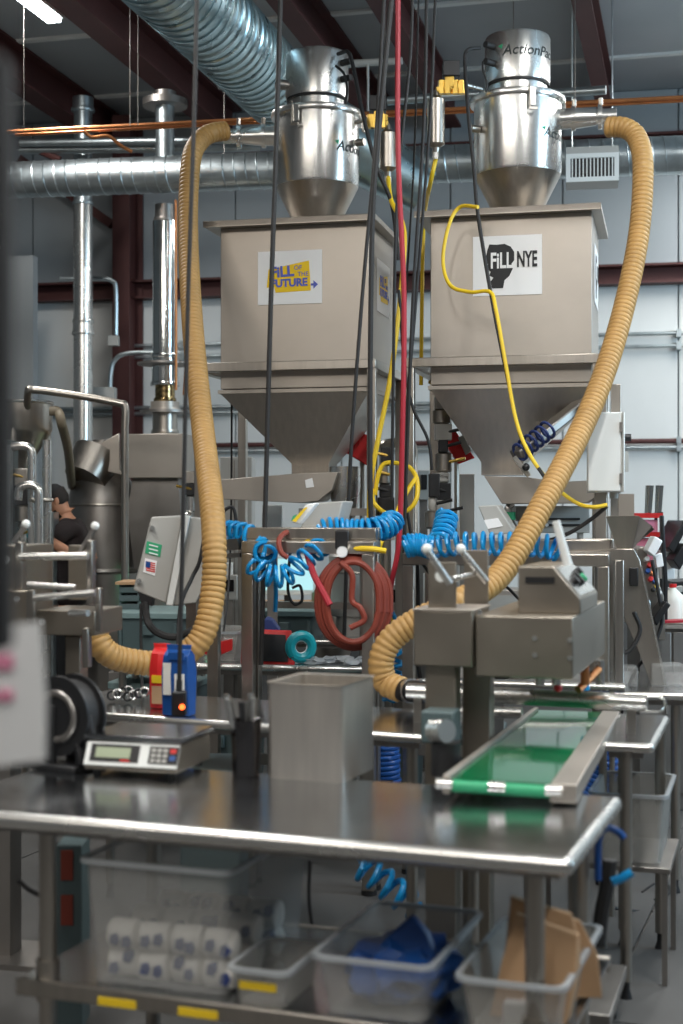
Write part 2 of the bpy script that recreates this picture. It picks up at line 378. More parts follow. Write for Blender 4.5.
c = at(165, 412, 10.8); G().lathe((c.x, 10.8, 0), [(.19, c.z-.01), (.19, c.z+.01)], 24).build('collar', M['dark'], t)
HB = Fr((at(125,0,10.2).x, 10.2, 0), 10)
z0 = at(0,478,10.2).z; z1 = at(0,434,10.2).z
g = G(); g.box(0, .43, 0, .5, z0, z1, HB)
t = thing('draught_hood', 'square sheet-steel draught hood around the wide flue', 'hood', HB(.2, .2, z0), 10)
g.build('shell', M['sheet'], t, .004)
g = G(); g.loft([[HB(x*a+.2, y*a+.25, z) for x, y in ((-1,-1),(1,-1),(1,1),(-1,1))] for a, z in ((.16, at(0,570,10.2).z), (.20, z0-.25), (.17, z0))])
g.build('cowl', M['dark'], t)
g = G().cyl(at(184,395,10.6), at(190,330,10.6), .012, n=8).cyl(at(176,390,10.6), at(176,200,10.6), .01, n=8)
one('copper_riser', g, M['copper'], 'thin copper riser standing beside the wide mirror-like flue', 'pipe')

# wall-mounted air grille
GR = Fr(at(566,182,9.6), 9); s_ = 9.6/F
t = thing('air_grille', 'white louvred air grille hung under the duct at upper right', 'vent', GR(0,0,0), 9)
w_ = 52*s_; h_ = 28*s_
G().box(0, w_, .02, .25, 0, h_+.05, GR).build('box', M['grey'], t)
g = G(); f_ = .03
g.box(0,w_,0,.02,0,f_,GR).box(0,w_,0,.02,h_-f_,h_,GR).box(0,f_,0,.02,f_,h_-f_,GR).box(w_-f_,w_,0,.02,f_,h_-f_,GR); g.build('frame', M['white'], t)
for i in range(12):
    x = f_+(i+.5)*(w_-2*f_)/12; G().box(x-.004, x+.004, .002, .018, f_, h_-f_, GR).build('slat', M['white'], t)
G().box(f_, w_-f_, .0181, .0199, f_, h_-f_, GR).build('backing', M['black'], t)
for x in (.04, w_-.04): G().cyl(GR(x,.15,h_+.05), GR(x,.15,5.45-GR.o.z), .006, n=6).build('hanger_rod', M['galv'], t)

# ================================================================ HOPPERS, STANDS, RECEIVERS
MF = Fr((.18, 7.61, 0), 13)
def rect(fr, x0, x1, y0, y1, z): return [fr(x0,y0,z), fr(x1,y0,z), fr(x1,y1,z), fr(x0,y1,z)]
def hopper(label, pl, pr, outl, outr, poster):
    xl, _ = MF.px(pl-4, 216, 0); xr, _ = MF.px(pr, 210, 0); D = .86; ZT = 3.28
    t = thing('hopper', label, 'hopper', MF((xl+xr)/2, .4, 2.46), 13, 'product hoppers')
    g = G(); g.box(xl, xr, 0, D, ZT-.03, ZT, MF); g.box(xl, xr, 0, .003, ZT-.035, ZT, MF); g.build('lid', M['sheet'], t, .002)
    bx0, bx1, by0, by1 = xl+.075, xr-.05, .08, D-.08
    g = G(); g.loft([rect(MF, bx0, bx1, by0, by1, 2.36), rect(MF, bx0, bx1, by0, by1, ZT-.03)]); g.build('body', M['sheet'], t, .004)
    g = G(); g.loft([rect(MF, bx0-.012, bx1+.012, by0-.012, by1+.012, 2.335), rect(MF, bx0-.012, bx1+.012, by0-.012, by1+.012, 2.355)]); g.build('rim', M['sheet'], t)
    zb = 1.90; a, _ = MF.px(outl, 470, .25); b, _ = MF.px(outr, 470, .25)
    g = G(); g.loft([rect(MF, a, b, .22, .42, zb-.02), rect(MF, a, b, .22, .42, zb+.05), rect(MF, bx0, bx1, by0, by1, 2.335)]); g.build('cone', M['steel'], t)
    return t, (bx0, bx1, by0, by1, a, b, zb)
h1, H1 = hopper('left square steel hopper with a yellow and blue sign', 207, 375, 293, 330, 0)
h2, H2 = hopper('right square steel hopper with a black and white sign', 418, 601, 482, 524, 0)
def stand(label, H):
    bx0, bx1, by0, by1 = H[:4]; t = thing('hopper_stand', label, 'stand', MF((bx0+bx1)/2, .4, 0), 13, 'hopper stands')
    a0, a1, b0, b1 = bx0-.10, bx1+.03, by0-.06, by1+.05; w_ = .05
    for x, y in ((a0, b0), (a1, b0), (a0, b1), (a1, b1)):
        G().box(x-w_/2, x+w_/2, y-w_/2, y+w_/2, .012, 2.45, MF).build('leg', M['steel'], t, .004)
        G().box(x-.05, x+.05, y-.05, y+.05, 0, .012, MF).build('foot', M['steel'], t)
    for y in (b0, b1): G().box(a0-w_/2, a1+w_/2, y-w_/2, y+w_/2, 2.45, 2.50, MF).build('top_rail', M['steel'], t, .004)
    for x in (a0, a1): G().box(x-w_/2, x+w_/2, b0+w_/2, b1-w_/2, 2.45, 2.50, MF).build('side_rail', M['steel'], t, .004)
    G().box(a0+w_/2, a1-w_/2, b1-.02, b1+.02, 1.1, 1.14, MF).build('cross_rail', M['steel'], t)
    return t
stand('square-tube stand carrying the left hopper', H1)
stand('square-tube stand carrying the right hopper', H2)

def on_front(y):
    def f(px, py):
        x, z = MF.px(px, py, y); return x, z
    return f
# posters (parts of the hoppers)
def poster(h, H, px0, py0, px1, py1, kind):
    y = H[2]-.003; x0, z1 = MF.px(px0, py0, y); x1, z0 = MF.px(px1, py1, y)
    G().box(x0, x1, y-.002, y+.001, z0, z1, MF).build('sign', M['paper'], h, label='white paper sign on the front face')
    cx, cz_ = (x0+x1)/2, (z0+z1)/2; w_ = x1-x0; hh = z1-z0
    # same sign on the right side face
    X = H[1]+.002; G().box(X, X+.002, .28, .28+w_, z0-.02, z1-.02, MF).build('sign', M['paper'], h, label='white paper sign on the side face')
    fronts = [lambda a, b, c: MF(cx+a, y-.003-c, cz_+b), lambda a, b, c: MF(X+.003+c, .28+w_/2+a, cz_-.02+b)]
    for pl in fronts:
        def shape(pts, m, c0=0, c1=.001, nm='print'):
            g = G(); k = len(pts); g.add([pl(a*w_, b*hh, c0) for a, b in pts]+[pl(a*w_, b*hh, c1) for a, b in pts], [tuple(range(k)), tuple(range(2*k-1, k-1, -1))]+[(i, (i+1)%k, k+(i+1)%k, k+i) for i in range(k)]); g.build(nm, m, h)
        if kind == 0:
            shape([(-.33,.16),(.30,.30),(.33,-.26),(-.22,-.28),(-.24,-.18),(-.36,-.18)], M['signyellow'])
            shape([(.33,-.13),(.37,-.13),(.37,-.07),(.44,-.15),(.37,-.23),(.37,-.17),(.33,-.17)], M['signblue'], .001, .0015, 'arrow')
            def P(dx, dy, rot=0): return lambda a, b, c: pl(dx*w_+a*math.cos(rot)-b*math.sin(rot), dy*hh+a*math.sin(rot)+b*math.cos(rot), .0014+c)
            text('FiLL', .080, M['signblue'], h, P(-.12, .10, .05), bold=.003); text('OF', .036, M['signblue'], h, P(.13, .17, .03)); text('THE', .034, M['signblue'], h, P(.21, .05, .0))
            text('FUTURE', .058, M['signblue'], h, P(-.01, -.11, .02), bold=.0025)
        else:
            head = [(-.22,-.38),(-.06,-.38),(-.04,-.25),(.03,-.18),(.08,-.06),(.06,.02),(.10,.08),(.10,.22),(.05,.31),(-.04,.36),(-.15,.35),(-.26,.36),(-.29,.26),(-.31,.14),(-.28,.02),(-.30,-.05),(-.24,-.10),(-.26,-.16),(-.20,-.20),(-.24,-.26)]
            shape(head, M['signblack'], nm='head_silhouette')
            def P(dx, dy): return lambda a, b, c: pl(dx*w_+a, dy*hh+b, .0014+c)
            text('FiLL', .115, M['paper'], h, P(-.085, .07), xs=.62, bold=.003); text('NYE', .115, M['signblack'], h, P(.285, .08), xs=.50, bold=.003)
poster(h1, H1, 258, 252, 322, 303, 0)
poster(h2, H2, 473, 237, 542, 294, 1)

def receiver(label, pc, d, side, words):
    c = at(pc, 0, d); cx, cy = c.x, d; Z = 3.28
    t = thing('vacuum_receiver', label, 'vacuum loader', (cx, cy, Z), 13, 'vacuum receivers on the hoppers')
    G().lathe((cx,cy,0), [(.118,Z),(.125,Z+.01),(.232,3.50)], 48, True).build('cone', M['steel'], t)
    G().lathe((cx,cy,0), [(.232,3.50),(.236,3.515),(.236,3.885)], 48, True).build('drum', M['bright'], t)
    G().lathe((cx,cy,0), [(.236,3.885),(.256,3.887),(.260,3.90),(.256,3.917),(.236,3.921),(.18,3.927)], 48).build('clamp_ring', M['bright'], t)
    G().lathe((cx,cy,0), [(.160,3.923),(.160,3.985)], 40).build('neck', M['bright'], t)
    G().lathe((cx,cy,0), [(.172,3.983),(.172,4.0)], 40).build('gasket', M['rubber'], t)
    G().lathe((cx,cy,0), [(.175,3.995),(.177,4.01),(.177,4.235),(.172,4.248),(0.02,4.251)], 48).build('motor_cover', M['bright'], t)
    for ang in (-115, -20, 100):
        a = math.radians(ang+ (0 if side < 0 else 35)); o = Vector((math.cos(a), math.sin(a), 0)); p = Vector((cx,cy,0))+o*.25; s = Vector((-o.y, o.x, 0))
        l = G().bar(p+Vector((0,0,3.815))+o*.012, p+Vector((0,0,3.905))+o*.012, .035, .014, o).build('latch', M['bright'], t)
        G().bar(p+Vector((0,0,3.795))+o*.03-s*.022, p+Vector((0,0,3.795))+o*.03+s*.022, .012).bar(p+Vector((0,0,3.795))+o*.03-s*.018, p+Vector((0,0,3.925))+o*.02-s*.018, .006).build('latch_handle', M['steel'], l)
    # inlet with clamps
    o = Vector((side*.98, -.2 if side > 0 else .05, 0)).normalized(); z = 3.80 if side < 0 else 3.80
    p = Vector((cx, cy, z))
    G().cyl(p+o*.21, p+o*.30, .055, n=24).cyl(p+o*.30, p+o*.42, .058, .045, 24).cyl(p+o*.42, p+o*.53, .042, n=24).build('inlet_pipe', M['bright'], t)
    for k in (.29, .43):
        cl = G().cyl(p+o*k, p+o*(k+.022), .068, n=24).build('pipe_clamp', M['bright'], t)
        G().cyl(p+o*(k+.011)+Vector((0,-.02,.06)), p+o*(k+.011)+Vector((0,-.02,.095)), .012, n=8).build('wing_nut', M['steel'], cl)
    # side stub and power socket
    q = Vector((cx, cy, 4.14))
    if side < 0: G().cyl(q+Vector((-.15,-.06,-.08)), q+Vector((-.225,-.09,-.08)), .028, n=16).build('exhaust_stub', M['dark'], t)
    s2 = 1 if side < 0 else -1
    for dz in (.03, -.06): G().cyl(q+Vector((s2*.14,-.11,dz)), q+Vector((s2*.19,-.15,dz)), .018, n=12).build('cable_gland', M['rubber'], t)
    G().cyl((cx-side*.22,cy-.10,3.73), (cx-side*.265,cy-.125,3.73), .02, n=12).build('sensor_stub', M['steel'], t)
    def wrap(R, z, off):
        return lambda a, b, k: Vector((cx+(R+k)*math.sin(off+a/R), cy-(R+k)*math.cos(off+a/R), z+b))
    text('ActionPac', .078, M['logo'], t, wrap(.1782, 4.135, .30), shear=.25) if words else None
    text('ActionPac', .078, M['logo'], t, wrap(.2368, 3.69, 1.16), shear=.25)
    # small swoosh mark ahead of the word
    for (R, z, off) in ([(.1782, 4.165, -.74)] if words else [])+[(.2368, 3.715, .44)]:
        f = wrap(R, z, off); pts = [(0,.0),(.028,.008),(.022,-.018)]
        G().add([f(a,b,.0) for a,b in pts]+[f(a,b,.001) for a,b in pts], [(0,1,2),(5,4,3),(0,1,4,3),(1,2,5,4),(2,0,3,5)]).build('swoosh', M['greenlab'], t)
    return t
r1 = receiver('left vacuum receiver with its inlet pointing left', 317, 8.0, -1, False)
r2 = receiver('right vacuum receiver with lettering on its motor cover', 517.5, 7.72, 1, True)

# black cables of the receivers
def cable(label, pts, r=.008, m='rubber', name='cable', cat='cable', n=8, group=None):
    return pipe(name, pts, r, M[m], label, cat, n, True, group)
cable('black power cable looping from the left receiver motor cover down past its drum', [(338,54,7.84),(348,52,7.75),(353,66,7.7),(362,110,7.55),(376,165,7.5),(392,205,7.5),(398,260,7.5)], .011)
cable('thin black lead from the lower gland of the left receiver', [(336,66,7.84),(344,74,7.75),(347,90,7.7),(345,104,7.7)], .007)
cable('black power cable from the right receiver motor cover running down its left side', [(480,48,7.55),(468,50,7.5),(465,62,7.5),(468,110,7.4),(474,170,7.35),(478,215,7.3),(492,300,7.2),(508,380,7.1),(522,440,7.0),(545,478,6.9)], .010)
cable('short black lead looped at the left of the right motor cover', [(483,62,7.55),(483,70,7.5),(487,82,7.5),(486,92,7.5)], .006)

# ================================================================ TAN HOSES
def ribbed(label, pts, r, d0=.026, group='tan suction hoses'):
    P = resample(smooth_path(ats(pts), 16), d0/4)
    g = G().tube(P, lambda i: r*(.89 if i % 4 == 0 else 1.0), 16)
    t = thing('suction_hose', label, 'hose', P[-1], 0, group); g.build('hose_wall', M['tan'], t, sharp=80)
    return t
t = ribbed('tan ribbed suction hose hanging from the left receiver and curling to the left', [(226,131,8.0),(212,133,7.95),(200,141,7.9),(191,162,7.8),(188,230,7.6),(193,330,7.15),(203,430,6.75),(213,520,6.25),(213,590,6.15),(200,640,6.1),(165,662,6.1),(125,660,6.05),(104,650,6.0),(94,630,6.0)], .055)
t = ribbed('tan ribbed suction hose swooping from the right receiver behind the filling head', [(607,127,7.5),(625,128,7.45),(638,140,7.4),(643,170,7.3),(638,240,7.15),(618,330,6.9),(590,410,6.6),(545,500,6.2),(500,575,5.95),(455,603,5.8),(415,622,5.8),(391,640,5.8),(381,662,5.8),(386,682,5.8),(402,690,5.75)], .054)
G().cyl(at(402,690,5.75), at(430,693,5.6), .045, n=20).build('cuff', M['black'], t)
for px in (409, 420, 429):
    G().cyl(at(px,690.5,5.72), at(px+3,690.8,5.7), .049, n=20).build('hose_clamp', M['bright'], t)

# ================================================================ AIR FILTERS AND VALVES NEAR THE RECEIVERS
def muffler(label, px, y0, y1, d, dx, q=1.0):
    z0 = at(0,y1,d).z; z1 = at(0,y0,d).z; c = at(px,0,d)
    t = thing('air_muffler', label, 'air filter', (c.x, d, z0), 0, 'silver air mufflers')
    r = .047; G().lathe((c.x,d,0), [(.015,z0-.03),(.02,z0),(r,z0+.02),(r,z1-.02),(.02,z1),(.012,z1+.03)], 24).build('canister', M['steel'], t)
    G().lathe((c.x,d,0), [(.018,z0-.06),(.018,z0-.025)], 6).build('nut', M['bright'], t)
    b = Vector((c.x, d, z1+.03)); dx *= q
    v = G().bar(b, b+Vector((dx*.19,0,.03)), .03).bar(b+Vector((dx*.09,0,.01)), b+Vector((dx*.09,0,.07)), .05, .04).build('brass_elbow', M['brass'], t, .004)
    for k in (.04, .08, .13, .17): G().cyl(b+Vector((dx*k,0,-.02)), b+Vector((dx*k,0,.05)), .022, n=6).build('brass_nut', M['brass'], v)
    G().box(b.x+dx*.10-.045, b.x+dx*.10+.045, d-.03, d+.05, b.z+.07, b.z+.15).build('solenoid', M['black'], t, .004)
    G().cyl(b+Vector((dx*.19,0,.03)), b+Vector((dx*.31,.08,.03)), .012, n=8).build('nipple', M['bright'], t)
muffler('silver air muffler with brass fittings right of the left receiver', 388, 130, 172, 7.6, -1, .55)
muffler('silver air muffler with brass fittings left of the right receiver', 436, 96, 148, 7.5, 1, .8)

# hanging cords and hoses --------------------------------------------------
cords = [
 ('long black cord hanging left of the left hopper', [(197,-15,5.0),(194,120,5.0),(188,300,5.0),(183,520,5.0),(179,692,5.0)], .008),
 ('black cord hanging in front of the yellow and blue sign', [(281,-15,6.4),(276,150,6.4),(270,330,6.4),(265,520,6.4),(261,665,6.4)], .011),
 ('thin black cord hanging beside the post left of the centre', [(232,300,8.2),(230,560,8.2),(215,690,7.0)], .006),
 ('black cord dropping along the right side of the left hopper', [(385,-15,6.8),(375,150,6.8),(362,300,6.8),(350,470,6.8),(344,640,6.8)], .009),
 ('thick black cord close to the front right edge of the left hopper', [(393,-15,6.6),(378,140,6.6),(372,240,6.6),(370,420,6.6),(371,540,6.6),(372,690,6.6)], .012),
 ('slim black cord between the left hopper and the red hose', [(413,-15,7.0),(410,60,7.0),(397,200,7.0),(393,400,7.0),(392,500,7.0)], .008),
 ('black cord just right of the red hose', [(427,-15,7.1),(424,120,7.1),(413,300,7.1),(406,480,7.1),(404,560,7.1)], .009),
 ('rightmost black cord between the two hoppers', [(436,-15,7.2),(430,120,7.2),(416,300,7.2),(404,460,7.2),(412,545,7.2)], .008),
 ('thin grey cord hanging behind the yellow hose', [(419,-15,7.9),(414,160,7.9),(405,330,7.9),(415,420,7.9)], .006),
 ('black cable crossing behind the red hose below the lids', [(399,290,7.3),(404,360,7.3),(412,405,7.3),(428,440,7.3),(432,470,7.3)], .008),
]
for l, p, r in cords: cable(l, p, r, 'rubber', 'drop_line', 'cord', 8, 'cords hanging from the roof')
cable('red air hose hanging straight down between the two hoppers', [(398,-15,6.9),(398,150,6.9),(404,300,6.9),(402,450,6.9),(399,540,6.9),(392,580,6.9),(385,620,6.95)], .013, 'redhose', 'air_hose', 'hose')
cable('yellow hose from the left muffler past the side of the left hopper', [(388,176,7.6),(391,200,7.5),(403,225,7.4),(404,255,7.35),(398,320,7.3),(390,380,7.3),(378,440,7.3),(371,480,7.3),(369,520,7.3)], .013, 'yellow', 'air_hose', 'hose')
cable('yellow hose from the right muffler going straight down', [(436,158,7.5),(430,185,7.6),(424,220,8.3),(422,300,8.3),(421,385,8.3)], .012, 'yellow', 'air_hose', 'hose')
cable('yellow hose looping over the lid and face of the right hopper', [(478,207,7.2),(460,207,7.3),(449,225,7.3),(443,260,7.3),(450,285,7.25),(470,292,7.2),(490,292,7.15),(496,310,7.1),(505,360,7.05),(516,420,7.0),(530,455,6.95),(550,482,6.9),(575,502,6.85),(592,507,6.8),(607,505,6.8)], .010, 'yellow', 'air_hose', 'hose')
cable('yellow hose ring coiled between the two stands', [(372,490,7.3),(374,503,7.2),(388,514,7.2),(405,512,7.2),(416,500,7.2),(417,480,7.25),(409,467,7.3),(396,463,7.3),(384,464,7.3),(378,476,7.3),(375,495,7.3)], .012, 'yellow', 'air_hose', 'hose')
cable('yellow hose hanging from the ring down to the lower rail', [(416,478,7.25),(408,490,7.2),(400,505,7.15),(392,525,7.0),(380,545,6.9),(379,570,7.0),(385,600,7.2),(392,620,7.3)], .012, 'yellow', 'air_hose', 'hose')
cable('yellow hose lying along the lower rail below the left hopper', [(305,541,6.35),(318,545,6.29),(340,548,6.28),(372,549,6.2),(386,551,6.2)], .012, 'yellow', 'air_hose', 'hose')
cable('black cable curving up to the yellow hose end at the white cabinet', [(607,506,6.8),(590,520,6.85),(565,535,6.9),(530,545,7.0),(500,548,7.1)], .010)
cable('black loop of cable behind the blue coil of the left stand', [(222,540,6.7),(222,515,6.7),(232,507,6.7),(236,520,6.7),(236,540,6.7)], .008)

# ================================================================ LOWER STANDS
def lower(label, px0, px1, py, d0, d1z, dep=.7, pxs=None):
    fr = Fr((at(px0,0,d0).x, d0, 0), 13); x1 = fr.px(px1, py, 0)[0]; z = fr.px(px0, py, 0)[1]
    t = thing('machine_stand', label, 'stand', fr(x1/2, dep/2, 0), 13, 'lower machine stands')
    w_ = .055
    for x in (w_/2, x1-w_/2):
        for y in (w_/2, dep-w_/2):
            G().box(x-w_/2, x+w_/2, y-w_/2, y+w_/2, 0.02, z-w_, fr).build('leg', M['steel'], t, .004)
            G().cyl(fr(x,y,0), fr(x,y,.02), .035, n=12).build('foot', M['rubber'], t)
    for y in (0, dep-w_): G().box(0, x1, y, y+w_, z-w_, z, fr).build('top_rail', M['steel'], t, .004)
    for x in (0, x1-w_): G().box(x, x+w_, w_, dep-w_, z-w_, z, fr).build('side_rail', M['steel'], t, .004)
    G().box(0, x1, .05, dep-.05, z, z+.008, fr).build('deck_plate', M['sheet'], t)
    for a in (.28, .75): G().box(.0, x1, dep*a, dep*a+.05, z+.008, z+.06, fr).build('slide_rail', M['steel'], t, .004)
    G().box(w_, x1-w_, w_*.4, w_*.7, .55, .6, fr).build('lower_rail', M['steel'], t)
    return fr, x1, z, t
L1, L1x, L1z, _ = lower('square-tube machine stand under the left hopper, below the blue coils', 241, 374, 541, 6.35, 0, .15)
L2, L2x, L2z, _ = lower('square-tube machine stand behind the filling head, under the right hopper', 402, 609, 553, 6.6, 0, .68)
G().box(.06, L2x-.06, .06, .62, .86, .88, L2).build('lower_shelf', M['sheet'], _)
# side extension rail of the left stand
t = thing('cross_beam', 'steel cross beam running left from the left machine stand to the grey box', 'beam', at(186,553,6.5), 13)
G().bar(at(208,546,6.48), at(241,544,6.4), .05).build('beam', M['steel'], t)
G().bar(at(208,557,6.48), at(241,555,6.4), .02).build('lower_beam', M['steel'], t)
G().bar(at(214,546,6.5), (at(214,0,6.5).x, 6.5, 0), .05).build('leg', M['steel'], t)

# feeder tray below left hopper
TF = Fr((at(214,0,7.75).x, 7.75, 0), 10)
def px3(fr, l, y): return [fr(fr.px(a, b, y)[0], y, fr.px(a, b, y)[1]) for a, b in l]
t = thing('feeder_tray', 'long steel feeder tray sloping left below the left hopper cone', 'tray', TF(.4,.1,1.7), 10)
g = G(); g.prism(px3(TF, [(217,480),(290,474),(338,472),(332,490),(318,501),(300,503),(217,499)], .05), TF.v*.28); g.build('trough', M['sheet'], t, .003)
g = G(); g.prism(px3(TF, [(305,480),(312,478),(314,487),(306,488)], .045), TF.v*.004); g.build('sticker', M['paper'], t, label='small white square sticker')
g = G(); g.lathe(at(345,505,7.8)*1, [(.03,-.16),(.07,-.02),(.085,.1),(.085,.21)], 24); g.build('spout', M['bright'], t)
g = G(); g.box(.45,.9,.1,.2,1.66,1.70,TF); g.build('slide', M['dark'], t)
TG = Fr((at(484,0,7.45).x, 7.45, 0), 13)
t = thing('feeder_tray', 'wedge-shaped steel feeder tray below the right hopper cone', 'tray', TG(.3,.1,1.7), 13)
g = G(); g.prism(px3(TG, [(484,476),(527,477),(560,482),(596,480),(596,497),(586,503),(502,504)], 0), TG.v*.3); g.build('trough', M['sheet'], t, .003)
for px in (512, 540):
    g = G(); g.tube(smooth_path(ats([(px,503,7.55),(px-4,510,7.55),(px,518,7.55),(px+6,527,7.55)])), .02, 8); g.build('mount', M['bright'], t)
    G().cyl(at(px-2,512,7.52), at(px-2,520,7.52), .03, n=12).build('isolator', M['greenlab'], t)
# tilted vibrator plate at the right of the right cone
t = thing('sight_tube', 'clear tube with dark blue rings slanting along the right hopper cone', 'sight tube', at(516,455,7.3))
g = G(); g.bar(at(588,398,7.5), at(516,455,7.25), .09, .05); g.build('tube_body', M['dark'], t, .01)
for k in range(6):
    p = at(520+k*5.5, 452-k*4.4, 7.22); G().ring(p, .045, .008, at(588,398,7.5)-at(516,455,7.25), 16, 6).build('ring', M['ink'], t)
G().bar(at(514,457,7.22), at(529,476,7.22), .05, .02).build('bracket', M['bright'], t); G().ball(at(526,467,7.18), .02).build('knob', M['black'], t)
# red devices behind the cones
def redbracket(label, pts, inner, d):
    t = thing('red_bracket', label, 'bracket', at(sum(p[0] for p in pts)/4, max(p[1] for p in pts), d))
    G().prism([at(a,b,d) for a,b in pts], (0,.07,0)).build('plate', M['red'], t, .006)
    if inner: G().prism([at(a,b,d-.03) for a,b in inner], (0,.03,0)).build('actuator', M['grey'], t, .004)
    c = at(sum(p[0] for p in pts)/4, sum(p[1] for p in pts)/4, d)
    G().cyl(c+Vector((0,.05,0)), (c.x,d+.05,0), .015, n=8).build('post', M['steel'], t)
redbracket('plain red slanted bracket beside the cone of the left hopper', [(358,432),(378,438),(368,466),(345,452)], None, 8.3)
redbracket('red slanted bracket with a grey actuator left of the right hopper cone', [(441,438),(455,430),(475,458),(459,464)], [(458,437),(463,435),(472,451),(466,455)], 8.1)

# grey controllers on the stands
def controller(label, pts, d, dep=.18, screen=None, m='grey', flip=1):
    t = thing('controller_box', label, 'controller', at(pts[0][0], max(p[1] for p in pts), d))
    g = G(); g.prism([at(a,b,d) for a, b in pts], (.05*flip, dep, 0)); g.build('case', M[m], t, .006)
    if screen:
        g = G(); g.prism([at(a,b,d-.006) for a, b in screen], (0,.006,0)); g.build('label_plate', M['paper'], t)
    return t
controller('grey slanted controller on the left machine stand', [(313,503),(343,501),(336,527),(322,531),(298,531)], 6.42, .1)
t = controller('white slanted keypad panel leaning left of the grey slanted controller', [(306,504),(316,503),(299,524),(291,523)], 6.40, .06, m='paper')
G().prism([at(a,b,6.39) for a,b in [(304,508),(308,507),(296,522),(292,521)]], (0,-.005,0)).build('yellow_edge', M['yellow'], t)
G().prism([at(a,b,6.39) for a,b in [(293,516),(297,514),(295,520),(291,521)]], (0,-.004,0)).build('green_label', M['greenlab'], t)
controller('grey slanted controller with white label on the right machine stand', [(478,506),(497,505),(515,533),(490,535)], 7.0, .22, [(484,520),(498,518),(503,526),(488,529)])
G_ = G().box(at(516,0,7.6).x, at(590,0,7.6).x, 7.6, 7.8, at(0,533,7.6).z, at(0,506,7.6).z)
t = thing('sealing_unit', 'pale grey unit with dark slots behind the right machine stand', 'machine', at(550,533,7.6)); G_.build('case', M['grey'], t, .006)
for y in (518, 524): G().box(at(535,0,7.59).x, at(580,0,7.59).x, 7.59, 7.61, at(0,y+2,7.6).z, at(0,y,7.6).z).build('slot', M['black'], t)
G().box(at(520,0,7.6).x, at(524,0,7.6).x, 7.62, 7.7, L2z, at(0,533,7.6).z).box(at(580,0,7.6).x, at(584,0,7.6).x, 7.62, 7.7, L2z-.1, at(0,533,7.6).z).build('leg', M['grey'], t)
one('metal_enclosure', G().box(at(460,0,8.6).x, at(475,0,8.6).x, 8.6, 8.75, 0, at(0,474,8.6).z), M['sheet'], 'narrow grey metal duct box standing behind the gap left of the right cone', 'cabinet', bevel=.004)
t = thing('equipment_cabinet', 'pale grey cabinet behind the left feeder tray', 'cabinet', at(235,530,9.4)); G().box(at(220,0,9.4).x, at(252,0,9.4).x, 9.4, 9.8, 0, at(0,457,9.4).z).build('case', M['grey'], t, .006)
G().box(at(234,0,9.4).x, at(235,0,9.4).x, 9.39, 9.4, .4, at(0,460,9.4).z).build('door_gap', M['dark'], t)

# valve columns between the hoppers
def valves(label, px, y0, y1, d, seed, lean=0):
    R = random.Random(seed); z0 = at(0,y1,d).z; z1 = at(0,y0,d).z; x = at(px,0,d).x
    t = thing('valve_column', label, 'valve assembly', (x, d, 0), 0)
    G().cyl((x,d,0), (x,d,z0+.02), .03, n=12).build('stand_pipe', M['steel'], t)
    z = z0
    while z < z1:
        k = R.random(); h = .06+.07*R.random(); r = .022+.03*R.random()
        if k < .5: G().lathe((x+R.uniform(-.01,.01),d,z), [(r*.7,0),(r,.01),(r,h-.01),(r*.7,h)], 18).build('cylinder', M[R.choice(['bright','steel','grey'])], t)
        else: G().box(x-r, x+r, d-.04, d+.04, z, z+h).build('valve_block', M[R.choice(['black','steel','grey'])], t, .004)
        if R.random() < .55:
            G().cyl((x+r*.5,d-.03,z+h/2), (x+r+.07*R.choice((-1.6,1)),d-.06,z+h/2+.02), .009, n=8).build('fitting', M[R.choice(['brass','bright','black'])], t)
        z += h
valves('column of steel air cylinders and valves left of the right hopper cone', 443, 395, 540, 7.9, 3)
valves('cluster of valves on a pipe between the red hose and the left stand', 386, 452, 540, 7.7, 5)
valves('slim valve column just left of the right machine controller', 434, 480, 545, 7.6, 9)
valves('small column of clamps and valves by the left hose behind the black cord', 190, 482, 530, 8.6, 12)
g = G().tube(smooth_path(ats([(384,783,8.8),(384,600,8.8),(384,460,8.8),(384,446,8.8),(392,443,8.8),(405,443,8.8),(412,446,8.8),(413,470,8.8),(413,540,8.55),(413,620,8.5),(413,792,8.5)])), .03, 10)
one('bent_steel_pipe', g, M['steel'], 'bent steel pipe arching behind the red hose between the stands', 'pipe')

# ================================================================ BLUE COILED HOSES
def coil(label, pts, R, turns, r=.010, m='blue', nm='coiled_air_hose', k=14):
    P = smooth_path(ats(pts), 12); L = sum((b-a).length for a, b in zip(P, P[1:])); N = int(turns*k)
    Q = resample(P, L/N); out = []; a = None
    for i, p in enumerate(Q):
        d = (Q[min(i+1,len(Q)-1)]-Q[max(i-1,0)]).normalized()
        a = d.orthogonal().normalized() if a is None else (a-d*a.dot(d)).normalized(); b = d.cross(a)
        w = random.uniform(.93, 1.07)
        e = 1 if 3 < i < len(Q)-4 else .3
        out.append(p+(a*math.cos(2*math.pi*i/k)+b*math.sin(2*math.pi*i/k))*R*w*e)
    return one(nm, G().tube(out, r, 7), M[m], label, 'air hose', 'blue coiled air hoses')
coil('blue coiled hose at the left end of the left machine stand', [(218,531,6.6),(235,532,6.5),(250,536,6.42),(262,546,6.4),(266,556,6.28)], .044, 9, .010)
coil('blue coiled hose sagging below the rail of the left stand', [(252,562,6.28),(262,572,6.26),(275,577,6.26),(290,574,6.26),(300,562,6.26),(318,549,6.3),(330,538,6.4)], .044, 12, .009)
coil('blue coiled hose lying on the right half of the left stand', [(318,532,6.42),(330,530,6.42),(350,531,6.42),(372,530,6.40),(388,526,6.45),(393,518,6.5)], .048, 16, .010)
coil('blue coiled hose bunched at the left end of the right stand', [(404,547,6.5),(412,545,6.5),(424,546,6.5),(432,548,6.5)], .044, 10, .011)
